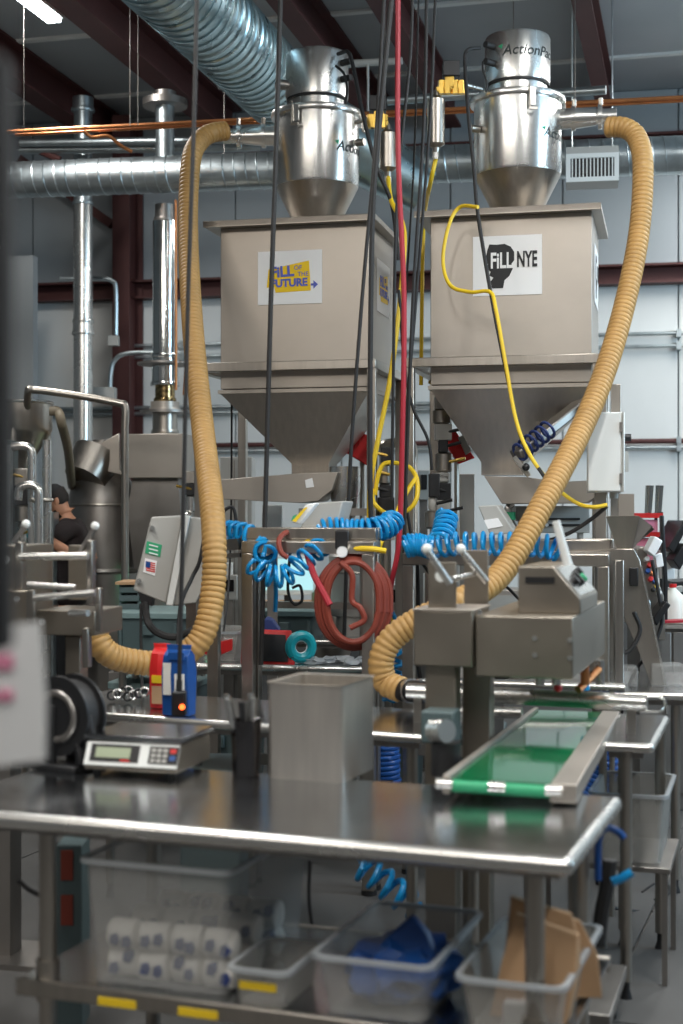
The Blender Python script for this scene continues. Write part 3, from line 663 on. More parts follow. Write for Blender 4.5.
coil('blue coiled hose stretched along the top of the right stand', [(430,548,6.5),(460,544,6.45),(490,544,6.4),(520,544,6.35),(550,547,6.3),(562,552,6.3)], .047, 15, .010)
coil('blue coiled hose rising beside the valves above the right stand', [(438,545,6.8),(444,530,6.9),(447,515,7.0)], .048, 7, .012)
coil('blue coiled hose hanging inside the tan hose loop', [(391,645,6.9),(392,665,6.9),(391,685,6.9),(385,700,6.9)], .05, 5, .011)
coil('dark blue coiled hose hanging below the steel side table', [(389,728,6.5),(387,750,6.5),(388,782,6.5)], .05, 11, .011, 'bluedk')
coil('dark blue coiled hose hanging below the conveyor at right', [(600,748,6.1),(604,760,6.1),(600,778,6.1),(590,800,6.1)], .055, 11, .012, 'bluedk')
coil('blue coiled hose hanging in the dark under the near table', [(357,862,5.4),(372,872,5.4),(388,886,5.4),(404,898,5.4),(420,908,5.4)], .05, 5, .012)
cable('straight blue air line dropping behind the red hose bundle', [(382,575,7.0),(384,590,6.95),(388,605,6.9),(395,618,6.9),(399,632,6.9)], .012, 'blue', 'air_hose', 'hose')
cable('short straight blue air line behind the filling head nozzle', [(586,668,5.6),(585,676,5.6),(586,690,5.6)], .016, 'blue', 'air_hose', 'hose')
cable('blue air line hanging left of the kettle', [(274,556,6.36),(275,575,6.4),(276,595,6.5),(275,612,6.5)], .010, 'blue', 'air_hose', 'hose')

# red-brown hose bundle
t = thing('hose_bundle', 'rust red hose wound in a big hanging loop between the stands', 'hose', at(355,640,6.25))
R_ = random.Random(4)
for i in range(6):
    w_ = 26+i*2.2; cx = 354+R_.uniform(-2,3); d = 6.22+i*.012
    pts = [(cx+w_*math.cos(a), 600+ (38+i*1.2)*math.sin(a)+ (4 if math.sin(a) > 0 else 0), d) for a in [2*math.pi*k/12+.2 for k in range(12)]]
    pts.append(pts[0]); G().tube(smooth_path(ats(pts), 6), .014, 8).build('hose_turn', M['rust'], t)
G().tube(smooth_path(ats([(340,562,6.2),(352,575,6.2),(352,600,6.2),(360,608,6.18),(364,620,6.18),(350,628,6.18)])), .013, 8).build('hose_end', M['rust'], t)
cable('dark red hose hanging from the rail and joining the hose bundle', [(306,548,6.34),(309,560,6.26),(314,575,6.24),(322,590,6.22),(330,605,6.2)], .015, 'redhose', 'air_hose', 'hose')
cable('small red hose hook curling over the left machine stand rail', [(300,532,6.5),(287,532,6.35),(279,540,6.28),(281,552,6.26),(288,558,6.26)], .012, 'rust', 'air_hose', 'hose')
t = thing('pressure_gauge', 'small round gauge with a black regulator on the left machine stand', 'gauge', at(343,560,6.3))
G().cyl(at(342,552,6.24), at(342,552,6.20), .026, n=20).build('bezel', M['bright'], t); G().cyl(at(342,552,6.20), at(342,552,6.196), .023, n=20).build('dial', M['paper'], t)
G().box(at(342,0,6.3).x-.03, at(342,0,6.3).x+.03, 6.24, 6.32, at(0,549,6.3).z, at(0,530,6.3).z).build('regulator', M['black'], t, .006)

# ================================================================ WORK TABLES
def table(name, label, fr, x0, x1, y0, y1, z=.88, shelf=None, legs=None, th=.035, lr=.021, inset=.08, m='top', group=None, roll=.018):
    t = thing(name, label, 'table', fr((x0+x1)/2, (y0+y1)/2, 0), math.degrees(fr.A), group)
    g = G(); g.box(x0+roll, x1-roll, y0+roll, y1-roll, z-.012, z, fr); g.build('tabletop', M[m], t)
    # rolled edge: tube all round, slightly drooped
    g = G(); zc = z-roll
    for (a, b) in (((x0+roll,y0+roll),(x1-roll,y0+roll)),((x1-roll,y0+roll),(x1-roll,y1-roll)),((x1-roll,y1-roll),(x0+roll,y1-roll)),((x0+roll,y1-roll),(x0+roll,y0+roll))):
        g.cyl(fr(a[0],a[1],zc), fr(b[0],b[1],zc), roll, n=16); g.ball(fr(a[0],a[1],zc), roll, n=12)
    g.build('rolled_edge', M['bright'], t)
    for yy in (y0+.05, y1-.07): G().box(x0+.04,x1-.04,yy,yy+.02,z-.06,z-.012,fr).build('apron', M['dark'], t)
    for (x, y) in (legs or [(x0+inset,y0+inset),(x1-inset,y0+inset),(x0+inset,y1-inset),(x1-inset,y1-inset)]):
        G().cyl(fr(x,y,.06), fr(x,y,z-.012), lr, n=16).build('leg', M['steel'], t)
        G().lathe(fr(x,y,0), [(.022,0),(.016,.02),(.013,.03),(.013,.06)], 12).build('foot', M['black'], t)
    return t
T1 = Fr((.532, 3.27, 0), 19.5)
t1 = table('work_table', 'near stainless work table with rolled edge filling the foreground', T1, -1.80, 0, 0, .78, .88, legs=[(-1.43,.08),(-.105,.08),(-1.43,.70),(-.105,.70)], roll=.022, lr=.024)
ZS = .43
G().box(-1.50,-.03,.05,.74,ZS-.012,ZS,T1).build('shelf', M['top'], t1)
g = G(); g.box(-1.50,-.03,.03,.05,ZS-.04,ZS+.004,T1).box(-1.50,-.03,.74,.76,ZS-.04,ZS+.004,T1); g.build('shelf_lip', M['steel'], t1, .004)
for x in (-1.43, -.105): G().lathe(T1(x,.08,ZS-.06), [(.032,0),(.034,.02),(.032,.11)], 18).build('shelf_collar', M['steel'], t1)
for px in (117, 198):
    x, z = T1.px(px, 1003 if px < 150 else 1018, .03)
    G().box(x-.055, x+.055, .0265, .03, ZS-.036, ZS-.016, T1).build('label_strip', M['yellow'], t1, label='yellow label strip on the shelf lip')

TB = Fr((.296, 5.04, 0), 24)
table('work_table', 'steel side table behind the scale and the tall steel box', TB, -1.75, .0, 0, .62, .89)
TC = Fr(at(388,670,7.15)*1, 10); TC.o.z = 0
table('work_table', 'far steel table with a red tablet standing below the left hopper', TC, -1.5, 0, 0, .38, .90)
TE = Fr((at(396,0,8.65).x, 8.65, 0), 10)
table('work_table', 'rear steel table carrying the dark tote and the round kettle', TE, -1.5, 0, 0, .7, .90)
TA = Fr((1.065, 4.84, 0), 17)
table('work_table', 'small steel table right of the conveyor', TA, -.20, 0, 0, .72, .89, legs=[(-.10,.05),(-.03,.66),(-.17,.66)])
TD = Fr((at(682,0,6.2).x, 6.2, 0), 8)
table('work_table', 'long steel table on the right carrying the slanting chute', TD, -.33, .45, 0, .85, .89, legs=[(-.02,.08),(-.26,.78),(.38,.75)])

# ================================================================ THINGS ON THE NEAR TABLE
def onT(px, py, z=.88): return T1.pz(px, py, z)
# scale
x, y = onT(84, 775); SC = Fr(T1(x, y, .88), 16)
# width 0.31
t = thing('counting_scale', 'silver counting scale with a green display on the near table', 'scale', SC(.16,.12,0), 16)
Wd = .305
for i in (.03, Wd-.03):
    for j in (.03, .24): G().cyl(SC(i,j,0), SC(i,j,.018), .012, n=10).build('foot', M['black'], t)
side = [(0,.018),(0,.035),(.03,.098),(.05,.10),(.26,.10),(.27,.09),(.27,.018)]
g = G(); g.prism([SC(0,a,b) for a,b in side], SC.u*Wd); g.build('housing', M['housing'], t, .004)
# front panel on slanted face
import itertools
fd = (Vector((0,0,.063))+SC.v*.03).normalized(); fn = (SC.v*(-.063)+Vector((0,0,.03))).normalized(); F0 = SC(0,0,.035)
def fp(a, b, c): return F0+SC.u*a+fd*b+fn*c
def fbox(a0,a1,b0,b1,c0,c1,nm,m,par,bev=0,label=None):
    p = [fp(a,b,c) for c in (c0,c1) for b in (b0,b1) for a in (a0,a1)]
    return G().add(p, [(0,2,3,1),(4,5,7,6),(0,1,5,4),(2,6,7,3),(0,4,6,2),(1,3,7,5)]).build(nm, m, par, bev, label=label)
bz = fbox(0,Wd,-.004,.07,0,.006,'bezel',M['white'],t,.002)
fbox(.018,.178,.008,.062,.006,.008,'display_panel',M['black'],t); fbox(.036,.15,.020,.052,.008,.010,'display',M['lcd'],t)
fbox(.21,.305,.008,.062,.006,.008,'keypad',M['black'],t)
for i in range(3):
    for j in range(3): fbox(.218+i*.019,.232+i*.019,.012+j*.016,.023+j*.016,.008,.011,'key',M['grey'],t)
fbox(.279,.297,.042,.055,.008,.011,'key',M['red'],t,label='red key'); fbox(.279,.297,.02,.034,.008,.011,'key',M['bluedk'],t,label='blue key')
fbox(.12,.15,.010,.016,.008,.0095,'maker_mark',M['red'],t)
G().cyl(SC(Wd/2,.15,.10), SC(Wd/2,.15,.115), .06, n=20).build('pan_support', M['black'], t)
g = G(); g.box(-.01,Wd+.01,.02,.28,.115,.122,SC).box(-.01,Wd+.01,.02,.026,.107,.122,SC).box(-.01,-.004,.02,.28,.107,.122,SC).box(Wd+.004,Wd+.01,.02,.28,.107,.122,SC); g.build('weighing_pan', M['top'], t, .002)
# steel box
x, y = onT(267, 778); x2, y2 = onT(358, 793); BX = Fr(T1(x, y, .88), 21); bw = .245; bh = .285; bd = .275
t = thing('steel_bin', 'tall open brushed-steel box standing on the near table', 'container', BX(bw/2, bd/2, 0), 21)
g = G(); e = .004
def rrect(fr, x0,x1,y0,y1,z,r,n=5):
    out = []
    for cx,cy,a0 in ((x1-r,y0+r,-90),(x1-r,y1-r,0),(x0+r,y1-r,90),(x0+r,y0+r,180)):
        for k in range(n+1):
            a = math.radians(a0+90*k/n); out.append(fr(cx+r*math.cos(a), cy+r*math.sin(a), z))
    return out
g.loft([rrect(BX,0,bw,0,bd,.0,.018), rrect(BX,0,bw,0,bd,bh,.018), rrect(BX,-.006,bw+.006,-.006,bd+.006,bh+.004,.02), rrect(BX,e,bw-e,e,bd-e,bh,.016), rrect(BX,e,bw-e,e,bd-e,.006,.016)])
g.build('shell', M['binsteel'], t)
for k, yk in enumerate((.3,)): pass
# cup of tools
c = T1(*onT(246, 776), .88)
t = thing('utensil_cup', 'dark glossy cup left of the tall steel box', 'cup', c)
G().lathe(c, [(.038,0),(.042,.004),(.047,.17),(.050,.172),(.046,.170),(.039,.01)], 28).build('cup_wall', mat('smoked_glass_steel', (.16,.15,.15), 1, .18), t)
R_ = random.Random(2)
for i in range(9):
    a = i*.7; b = c+Vector((.015*math.cos(a),.015*math.sin(a),.012)); tp = c+Vector((.045*math.cos(a)-.03+.01*(i%3),.035*math.sin(a),.22+.03*R_.random()))
    tt = thing('hand_tool', ['bright steel handled tool','black handled tool'][i%2]+' leaning in the utensil cup, '+['farthest right','right of the middle at the back','at the very back','left of the middle at the back','farthest left','left of the middle in front','at the very front','right of the middle in front','second from the right'][i], 'tool', b, 0, ['steel tools in the cup','black tools in the cup'][i%2])
    G().cyl(b, b.lerp(tp,.6), .004, n=8).build('shaft', M['steel'], tt); G().cyl(b.lerp(tp,.6), tp, .008, .010, n=10).build('handle', M['bright'] if i%2==0 else M['black'], tt)

# tape dispenser, black, far left on table
c = T1(*onT(62, 768), .88); DF = Fr(c, 30)
t = thing('tape_dispenser', 'large black roll dispenser at the left end of the near table', 'dispenser', c, 30)
r0 = .125
G().box(-.16,.10,-.06,.10,0,.02,DF).build('base', M['black'], t, .006)
for s in (-.03, .07): G().box(-.04,.0,s-.008,s+.008,.02,.2,DF).build('side_arm', M['black'], t, .004)
ctr = DF(0,.02,.165); ax = DF.v*1
axd = (DF.v*.6-DF.u*.0+Vector((0,0,0))).normalized()
G().cyl(ctr-DF.v*.05, ctr+DF.v*.05, .09, n=40).build('core', M['black'], t)
g = G(); g.cyl(ctr-DF.v*.045, ctr-DF.v*.035, r0, n=40).cyl(ctr+DF.v*.035, ctr+DF.v*.045, r0, n=40); g.build('flange', M['black'], t)
G().ring(ctr-DF.v*.046, .072, .012, DF.v, 40, 8).build('hub_ring', M['dark'], t)
G().cyl(ctr-DF.v*.035, ctr+DF.v*.035, .108, n=40).build('roll', M['rubber'], t)
G().bar(DF(.12,.0,.07), DF(.10,.0,.17), .035).build('handle', M['black'], t, .006)
G().bar(DF(.10,-.02,.02), DF(.06,.0,.12), .03).build('brace', M['black'], t, .004)

# foreground left: dark post with a white sheet, on a floor stand just outside the frame
p = at(2, 340, 1.45)
t = thing('sign_post', 'dark blurred post at the extreme left edge, closest to the viewer', 'post', (at(-70,0,1.5).x, 1.5, 0))
G().box(at(-30,0,1.45).x, at(11,0,1.45).x, 1.42, 1.47, at(0,650,1.45).z, at(0,60,1.45).z).build('upper_post', M['cap'], t, .006)
G().box(at(-110,0,1.5).x, at(-60,0,1.5).x, 1.48, 1.53, .02, 2.0).build('floor_post', M['cap'], t)
G().box(at(-90,0,1.5).x, at(-5,0,1.5).x, 1.46, 1.49, 1.72, 1.76).build('bracket', M['cap'], t)
G().box(at(-110,0,1.5).x-.2, at(-60,0,1.5).x+.1, 1.3, 1.7, 0, .02).build('base_plate', M['cap'], t)
# ------- white sheet
t = thing('notice_sheet', 'blurred white notice with faint red marks at the left edge', 'notice', at(0,768,1.9))
g = G(); g.prism([at(-45,630,1.9), at(40,622,1.9), at(46,700,1.9), at(45,760,1.9), at(-45,772,1.9)], (0,.003,0)); g.build('sheet', M['paper'], t)
for yy, hh in ((655,14),(690,10)):
    g = G(); g.prism([at(-30,yy,1.897), at(13,yy,1.897), at(13,yy+hh,1.897), at(-30,yy+hh,1.897)], (0,.002,0)); g.build('red_print', M['pink'], t)
G().box(at(-50,0,1.9).x, at(-44,0,1.9).x, 1.89, 1.92, 0, at(0,625,1.9).z).build('support_rod', M['black'], t)
G().box(at(-50,0,1.9).x-.1, at(-44,0,1.9).x+.1, 1.8, 2.0, 0, .015).build('support_base', M['black'], t)

# ================================================================ BINS ON THE SHELF
def bin_(label, x0, x1, y0, y1, h, m='clear', taper=.03, sticker=None, cat='bin', fr=T1, z=ZS, name='plastic_bin', group='clear plastic bins under the near table'):
    t = thing(name, label, cat, fr((x0+x1)/2,(y0+y1)/2,z), math.degrees(fr.A), group); e = .004; k = taper
    g = G(); z += .002
    g.loft([rrect(fr,x0+k,x1-k,y0+k,y1-k,z,.03), rrect(fr,x0,x1,y0,y1,z+h,.03), rrect(fr,x0+e,x1-e,y0+e,y1-e,z+h,.028), rrect(fr,x0+k+e,x1-k-e,y0+k+e,y1-k-e,z+e,.028)]); g.build('walls', M[m], t)
    g = G(); o = .012
    g.loft([rrect(fr,x0-o,x1+o,y0-o,y1+o,z+h-.012,.035), rrect(fr,x0-o,x1+o,y0-o,y1+o,z+h,.035), rrect(fr,x0,x1,y0,y1,z+h,.03), rrect(fr,x0,x1,y0,y1,z+h-.012,.03)], (False,False)); g.build('rim', M['rim'], t)
    if sticker:
        a, b, c_, yy = sticker; G().box(a, a+.1, yy-.006, yy-.003, z+b, z+b+c_, fr).build('label_strip', M['yellow'], t, label='yellow label strip')
    return t
def sx(px, py, y, z=None): return T1.px(px, py, y)[0]
# big tote
xa = sx(88, 960, .05); xb = sx(222, 990, .05)
bin_('largest clear tote, at the left, half full of blue-printed packets', xa-.03, xb+.01, .07, .66, .33, 'clear', .02)
R_ = random.Random(8)
k = 0
for j in range(3):
    for i in range(4):
        w_ = (xb-xa)/4; X = xa+.02+i*w_*.97; Y = .11+.15*j; Z = ZS+.012
        for lev in range(2 if j > 0 else 2):
            t = thing('linen_packet', '%s %s packet from the left in the %s row of the largest tote' % (['first','second','third','fourth'][i], ['lower','upper'][lev], ['front','middle','back'][j]), 'packet', T1(X,Y,Z+lev*.062), 19.5, 'packets in the largest tote')
            g = G(); q = [T1(X,Y+.03+R_.uniform(-.01,.01),Z+.036+lev*.072), T1(X+w_*.92,Y+.03+R_.uniform(-.01,.01),Z+.037+lev*.072)]
            g.tube([q[0], q[0].lerp(q[1],.08), q[0].lerp(q[1],.92), q[1]], [.022,.040,.040,.022], 14); g.build('roll', M['linen'], t)
            for s in (.25+R_.uniform(0,.1), .62+R_.uniform(0,.1)):
                a = q[0].lerp(q[1], s); b = q[0].lerp(q[1], s+.12)
                m_ = a.lerp(b,.5)-T1.v*.026+Vector((0,0,R_.uniform(-.012,.022))); fr_ = Fr(m_, 19.5+R_.uniform(-8,8))
                G().loft([[fr_(x*k_,y_,z*k_) for x,z in ((-.014,-.012),(.006,-.017),(.016,.0),(.008,.016),(-.010,.012))] for k_,y_ in ((1,-.018),(1.1,.01))]).build('print_patch', M['ink'], t)
# small bin
xa = sx(232, 985, .04); xb = sx(290, 1000, .04)
bin_('smallest clear bin with a yellow strip, second from the left', xa-.005, xb-.01, .035, .30, .10, 'frost', .012, (xa+.02, .045, .02, .045))
# blue bag bin
xa = sx(316, 990, .05); xb = sx(437, 1000, .05)
bin_('clear bin holding a crumpled blue bag, third from the left', xa-.005, xb-.02, .05, .56, .15, 'clear', .02)
yb = .54; G().box(xb-.24, xb-.10, yb, yb+.003, ZS+.10, ZS+.125, T1).build('x', M['yellow'], None) if False else None
def crumple(name, label, cat, c, sx_, sy_, sz_, m, seed, A=19.5, n=3, amp=.22):
    bm = bmesh.new(); bmesh.ops.create_icosphere(bm, subdivisions=n, radius=1); R = random.Random(seed)
    for v in bm.verts:
        k = 1+amp*R.uniform(-1,1); co = v.co*k
        co.z = max(co.z, -.85); v.co = co
    fr = Fr(c, A); g = G(); g.add([fr(v.co.x*sx_, v.co.y*sy_, (v.co.z+.85)*sz_) for v in bm.verts], [tuple(v.index for v in f.verts) for f in bm.faces]); bm.free()
    o = g.build(name, m, None, sharp=20); o['label'] = label; o['category'] = cat; return o
crumple('plastic_bag', 'crumpled deep blue bag lying in the third bin', 'bag', T1((xa+xb)/2+.01,.27,ZS+.008), .145, .17, .075, M['bluedk'], 3)
g = G(); p0 = T1(xa+.08,.2,ZS+.10)
g.prism([T1(xa+.07,.22,ZS+.09), T1(xa+.27,.22,ZS+.09), T1(xa+.23,.26,ZS+.165), T1(xa+.19,.24,ZS+.215), T1(xa+.12,.25,ZS+.15)], T1.v*.03)
one('plastic_bag', g, M['bluedk'], 'stiff blue bag corner standing up out of the third bin', 'bag', bevel=.01)
# kraft bin
xa = sx(462, 1000, .05); xb = sx(590, 1000, .05)
bin_('clear bin full of brown paper bags, rightmost under the near table', xa-.01, xb-.065, .05, .58, .135, 'frost', .02)
for i, (a, b, lean, h, lab) in enumerate([(xa+.04, .16, .06, .25, 'large brown paper bag standing in front in the rightmost bin'), (xa+.04, .30, .02, .25, 'darker brown paper bag leaning behind at the left of the rightmost bin'), (xa+.17, .34, -.03, .22, 'rolled-top brown paper bag at the right of the rightmost bin')]):
    g = G(); w_ = .19 if i != 2 else .12; bb = Fr(T1(a,b,ZS+.01), 19.5-10*i)
    g.loft([[bb(0,0,0), bb(w_,0,0), bb(w_,.07,0), bb(0,.07,0)], [bb(lean*.5,.01,h*.55), bb(w_+lean*.4,.0,h*.5), bb(w_+lean*.4,.07,h*.5), bb(lean*.5,.07,h*.55)], [bb(lean,.03,h), bb(w_*.82+lean,.02,h*.86), bb(w_*.82+lean,.04,h*.86), bb(lean,.05,h)]])
    t = one('paper_bag', g, M['kraft'], lab, 'bag', bevel=.003)
# little carton with blue mark
one('small_carton', G().box(xa+.09,xa+.15,.09,.13,ZS+.008,ZS+.07,T1), M['paper'], 'small white carton at the front of the rightmost bin', 'carton', bevel=.002)

# bits behind, under tables
t = thing('upright_bin', 'grey upright bin with dark red labels behind the left end of the near table', 'bin', (at(68,0,4.7).x,4.7,0))
G().box(at(56,0,4.6).x, at(82,0,4.6).x, 4.6, 4.75, 0.0, at(0,845,4.6).z).build('body', M['tote'], t, .004)
for a,b in ((850,880),(895,925)): G().box(at(61,0,4.6).x, at(73,0,4.6).x, 4.595, 4.6, at(0,b,4.6).z, at(0,a,4.6).z).build('red_label', M['rust'], t)
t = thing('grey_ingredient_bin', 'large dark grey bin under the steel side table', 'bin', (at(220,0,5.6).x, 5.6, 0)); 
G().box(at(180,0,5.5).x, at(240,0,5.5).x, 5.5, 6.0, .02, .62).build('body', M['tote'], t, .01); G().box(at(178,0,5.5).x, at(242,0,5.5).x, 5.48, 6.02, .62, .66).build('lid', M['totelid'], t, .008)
cable('black cables hanging down behind the left leg of the near table', [(52,820,4.4),(50,850,4.4),(52,880,4.4),(45,895,4.4),(30,890,4.4),(18,880,4.4)], .008)
cable('black cable hanging in a line behind the big tote', [(310,860,4.6),(309,900,4.6),(314,940,4.6)], .006)
# clear tote at right, behind the near table end
xa, ya = TA.px(592, 800, .25)[0], .25
t = bin_('clear tote under the small steel table right of the conveyor', xa, xa+.26, .22, .66, .25, 'frost', .02, None, 'bin', TA, .42, 'plastic_tote', None)
t2 = thing('shelf_stand', 'low steel rack under the small steel table holding the clear tote', 'rack', TA(xa+.1,.4,0), 17)
G().box(xa-.25, xa+.28, .2, .68, .40, .42, TA).build('shelf', M['dark'], t2, .003)
for a in (xa-.22, xa+.26):
    for b in (.22, .66): G().box(a-.01, a+.01, b-.01, b+.01, 0, .40, TA).build('leg', M['dark'], t2)
cable('blue looped strap hanging at the right corner of the near table', [(598,880,3.95),(598,855,3.95),(600,835,3.95),(608,828,3.95),(618,832,3.95),(624,838,3.95)], .010, 'bluedk', 'strap', 'strap')
cable('blue strap end by the near table leg at right', [(612,882,3.95),(622,878,3.95),(632,872,3.95)], .013, 'blue', 'strap', 'strap')
cable('bundle of black cables hanging down at the right end of the near table', [(610,860,4.2),(607,885,4.2),(602,910,4.2),(598,945,4.2)], .022)
cable('black cable lying in a curve on the concrete floor at right', [(600,905,5.9),(640,912,6.0),(683,911,6.05),(690,905,6.1)], .008)
c = FL.pz(655, 893, 0)
cable('thin black cable loop on the floor behind the first one', [(642,893,6.28),(655,884,6.42),(668,886,6.38),(668,894,6.25),(655,900,6.15)], .007)

# wheeled base under the machine
t = thing('wheeled_dolly', 'low steel wheeled dolly below the conveyor at the bottom right', 'base', (.75, 4.6, 0), 17)
BF = Fr((.62, 4.35, 0), 17)
G().box(-.34,.20,.0,.5,.12,.16,BF).build('frame', M['dark'], t, .004)
for x in (-.30,.16):
    for y in (.05,.45):
        cc = G().cyl(BF(x-.012,y,.045), BF(x+.012,y,.045), .045, n=20).build('caster', M['black'], t); G().box(x-.02,x+.02,y-.02,y+.02,.085,.12,BF).build('caster_fork', M['steel'], cc)

# ================================================================ FILLING HEAD (right), CONVEYOR
HF = Fr(at(573,617,4.5)*1, 17); HF.o.z = 0
def hx(px, py, y): return HF.px(px, py, y)
t = thing('filling_head', 'steel filling head housing over the green conveyor', 'machine', HF(-.4,.4,0), 17)
zt = hx(573,617,0)[1]; zb = hx(573,680,0)[1]; xl = hx(475,610,0)[0]
G().box(xl, 0, 0, .88, zb, zt, HF).build('housing', M['housing'], t, .006)
zt2 = zt+.0
xq = hx(413,605,-.02)[0]
G().box(xq, xl-.004, -.02, .26, zb+.03, zt+.012, HF).build('motor_housing', M['housing'], t, .006)
G().box(xq-.003, xl, -.024, .264, zt+.010, zt+.018, HF).build('cover_plate', M['sheet'], t, .002)
for (px, py) in ((535,638),(535,655),(570,640),(570,658),(480,612)):
    x, z = hx(px,py,0); G().cyl(HF(x,0,z), HF(x,-.006,z), .008, n=12).build('bolt', M['bright'], t)
# control box on top
x0 = hx(518,600,.12)[0]; x1 = x0+.155
zt3 = hx(518,566,.12)[1]
sec = [(x0,zt),(x1+.05,zt),(x1+.05,zt+.05),(x1-.04,zt3),(x0,zt3)]
cb = G().prism([HF(a,.12,b) for a,b in sec], HF.v*.45).build('control_box', M['housing'], t, .005)
G().box(x0+.025,x0+.12,.113,.12,zt3-.055,zt3-.035,HF).build('vent_slot', M['black'], cb)
dn = Vector((x1+.05,0,zt+.05))-Vector((x1-.04,0,zt3)); L_ = dn.length
def cp(a, b, c):    # a along face down, b into depth, c out
    nx, nz = -dn.z/L_, dn.x/L_
    return HF(x1-.04+dn.x*a+nx*c, .12+b, zt3+dn.z*a+nz*c)
def cpbox(a0,a1,b0,b1,c0,c1,nm,m,bev=0):
    p = [cp(a,b,c) for c in (c0,c1) for b in (b0,b1) for a in (a0,a1)]
    G().add(p, [(0,2,3,1),(4,5,7,6),(0,1,5,4),(2,6,7,3),(0,4,6,2),(1,3,7,5)]).build(nm, m, cb, bev)
cpbox(.08,.92,.03,.42,0,.003,'control_panel',M['bright'])
for (a,b,m) in ((.55,.10,'black'),(.45,.20,'black'),(.6,.20,'black'),(.55,.30,'greenlab'),(.35,.33,'black')):
    G().cyl(cp(a,b,.003), cp(a,b,.022), .016, n=14).build('control_knob', M[m], cb)
# white lever on the box
G().cyl(at(568,565,4.75), at(556,521,4.75), .016, .013, n=14).build('white_lever', M['white'], t)
# upright plates, levers
def plate(px0,px1,y0,y1,yy,px):
    a, z1 = hx(px0,y0,yy); b, z0 = hx(px1,y1,yy)
    G().box(a,b,yy,yy+.012,zt,z1,HF).build('upright_plate', M['housing'], t, .002)
plate(428,456,562,605,.04,0); plate(464,488,550,600,.30,0)
for (a, b, d) in (((428,552),(450,584),4.5),((462,552),(487,582),4.75)):
    G().cyl(at(a[0],a[1],d), at(b[0],b[1],d), .012, n=12).build('lever', M['bright'], t)
    G().ball(at(a[0]-1,a[1]-3,d), .017).build('lever_knob', M['white'], t)
G().cyl(at(441,576,4.55), at(441,576,4.50), .019, n=20).build('white_cap', M['white'], t)
G().cyl(at(452,579,4.6), at(478,573,4.8), .010, n=12).build('cross_shaft', M['bright'], t)
# columns
for (a, b, yy) in ((425,456,.02),(462,490,.18)):
    xa_ = hx(a,700,yy)[0]; xb_ = hx(b,700,yy)[0]
    G().box(xa_,xb_,yy,yy+.08,.02,zb+.03,HF).build('column', M['housing'], t, .005)
G().box(hx(425,700,.0)[0]-.05, hx(490,700,.1)[0]+.05, -.03, .34, 0, .02, HF).build('foot_plate', M['dark'], t)
G().box(hx(423,735,-.06)[0], hx(456,735,-.06)[0], -.09, .02, hx(430,742,-.06)[1], hx(430,710,-.06)[1], HF).build('motor_bracket', M['tote'], t, .006)
G().cyl(at(434,731,4.3), at(447,731,4.25), .035, n=20).build('motor', M['bright'], t)
G().cyl(at(446,742,4.3), at(446,775,4.3), .045, n=20).build('gear_motor', M['black'], t)
# nozzles under
for (px, d, m) in ((540,4.75,'bright'),(556,4.85,'bright'),(585,5.0,'copper'),(600,5.1,'bright')):
    p = at(px,676,d); G().cyl(Vector((p.x,d,zb)), p+Vector((0,0,-.03)), .016, n=12).build('nozzle', M[m], t)
G().cyl(at(578,690,5.0), at(600,668,5.1), .014, n=10).build('copper_tube', M['copper'], t)
G().ball(at(558,688,4.85), .015).build('red_tip', M['red'], t)

# conveyor
A0 = at(452,777,3.95); A1 = at(550,783,3.89); B0 = at(539,709,5.75); B1 = at(602,711,5.67)
cv = (B0-A0).normalized(); cl = (A1-A0); cw = cl.length; cl.normalize(); L = (B0-A0).length; up = cl.cross(cv).normalized()
if up.z < 0: up = -up
t = thing('belt_conveyor', 'conveyor with a glossy green belt running towards the near table', 'conveyor', (A0+B1)/2-Vector((0,0,.88)), 20)
def cpnt(a, b, c): return A0+cl*a+(B0-A0)*b+(B1-A1-(B0-A0))*b*(a/cw)+up*c
def cbox(a0,a1,b0,b1,c0,c1):
    p = [cpnt(a,b,c) for c in (c0,c1) for b in (b0,b1) for a in (a0,a1)]
    return G().add(p, [(0,2,3,1),(4,5,7,6),(0,1,5,4),(2,6,7,3),(0,4,6,2),(1,3,7,5)])
cbox(.0, cw, 0, 1, -.012, -.004).build('belt', M['green'], t)
cbox(-.022, -.002, -.01, 1, -.045, .008).build('side_rail', M['sheet'], t, .003)
cbox(cw+.002, cw+.075, -.01, 1, -.05, .002).build('side_rail', M['sheet'], t, .003)
G().cyl(cpnt(0,0,-.024), cpnt(cw,0,-.024), .017, n=20).build('end_roller', M['greenlab'], t)
for a in (-.04, cw/2-.03, cw-.01): G().cyl(cpnt(a,-.008,-.018), cpnt(a+.045,-.008,-.018), .016, n=16).build('bearing_cap', M['bright'], t)
for b in (.25, .9):
    for a in (-.02, cw+.02):
        p = cpnt(a,b,-.06); G().cyl(p, (p.x,p.y,.0), .016, n=12).build('leg', M['steel'], t)
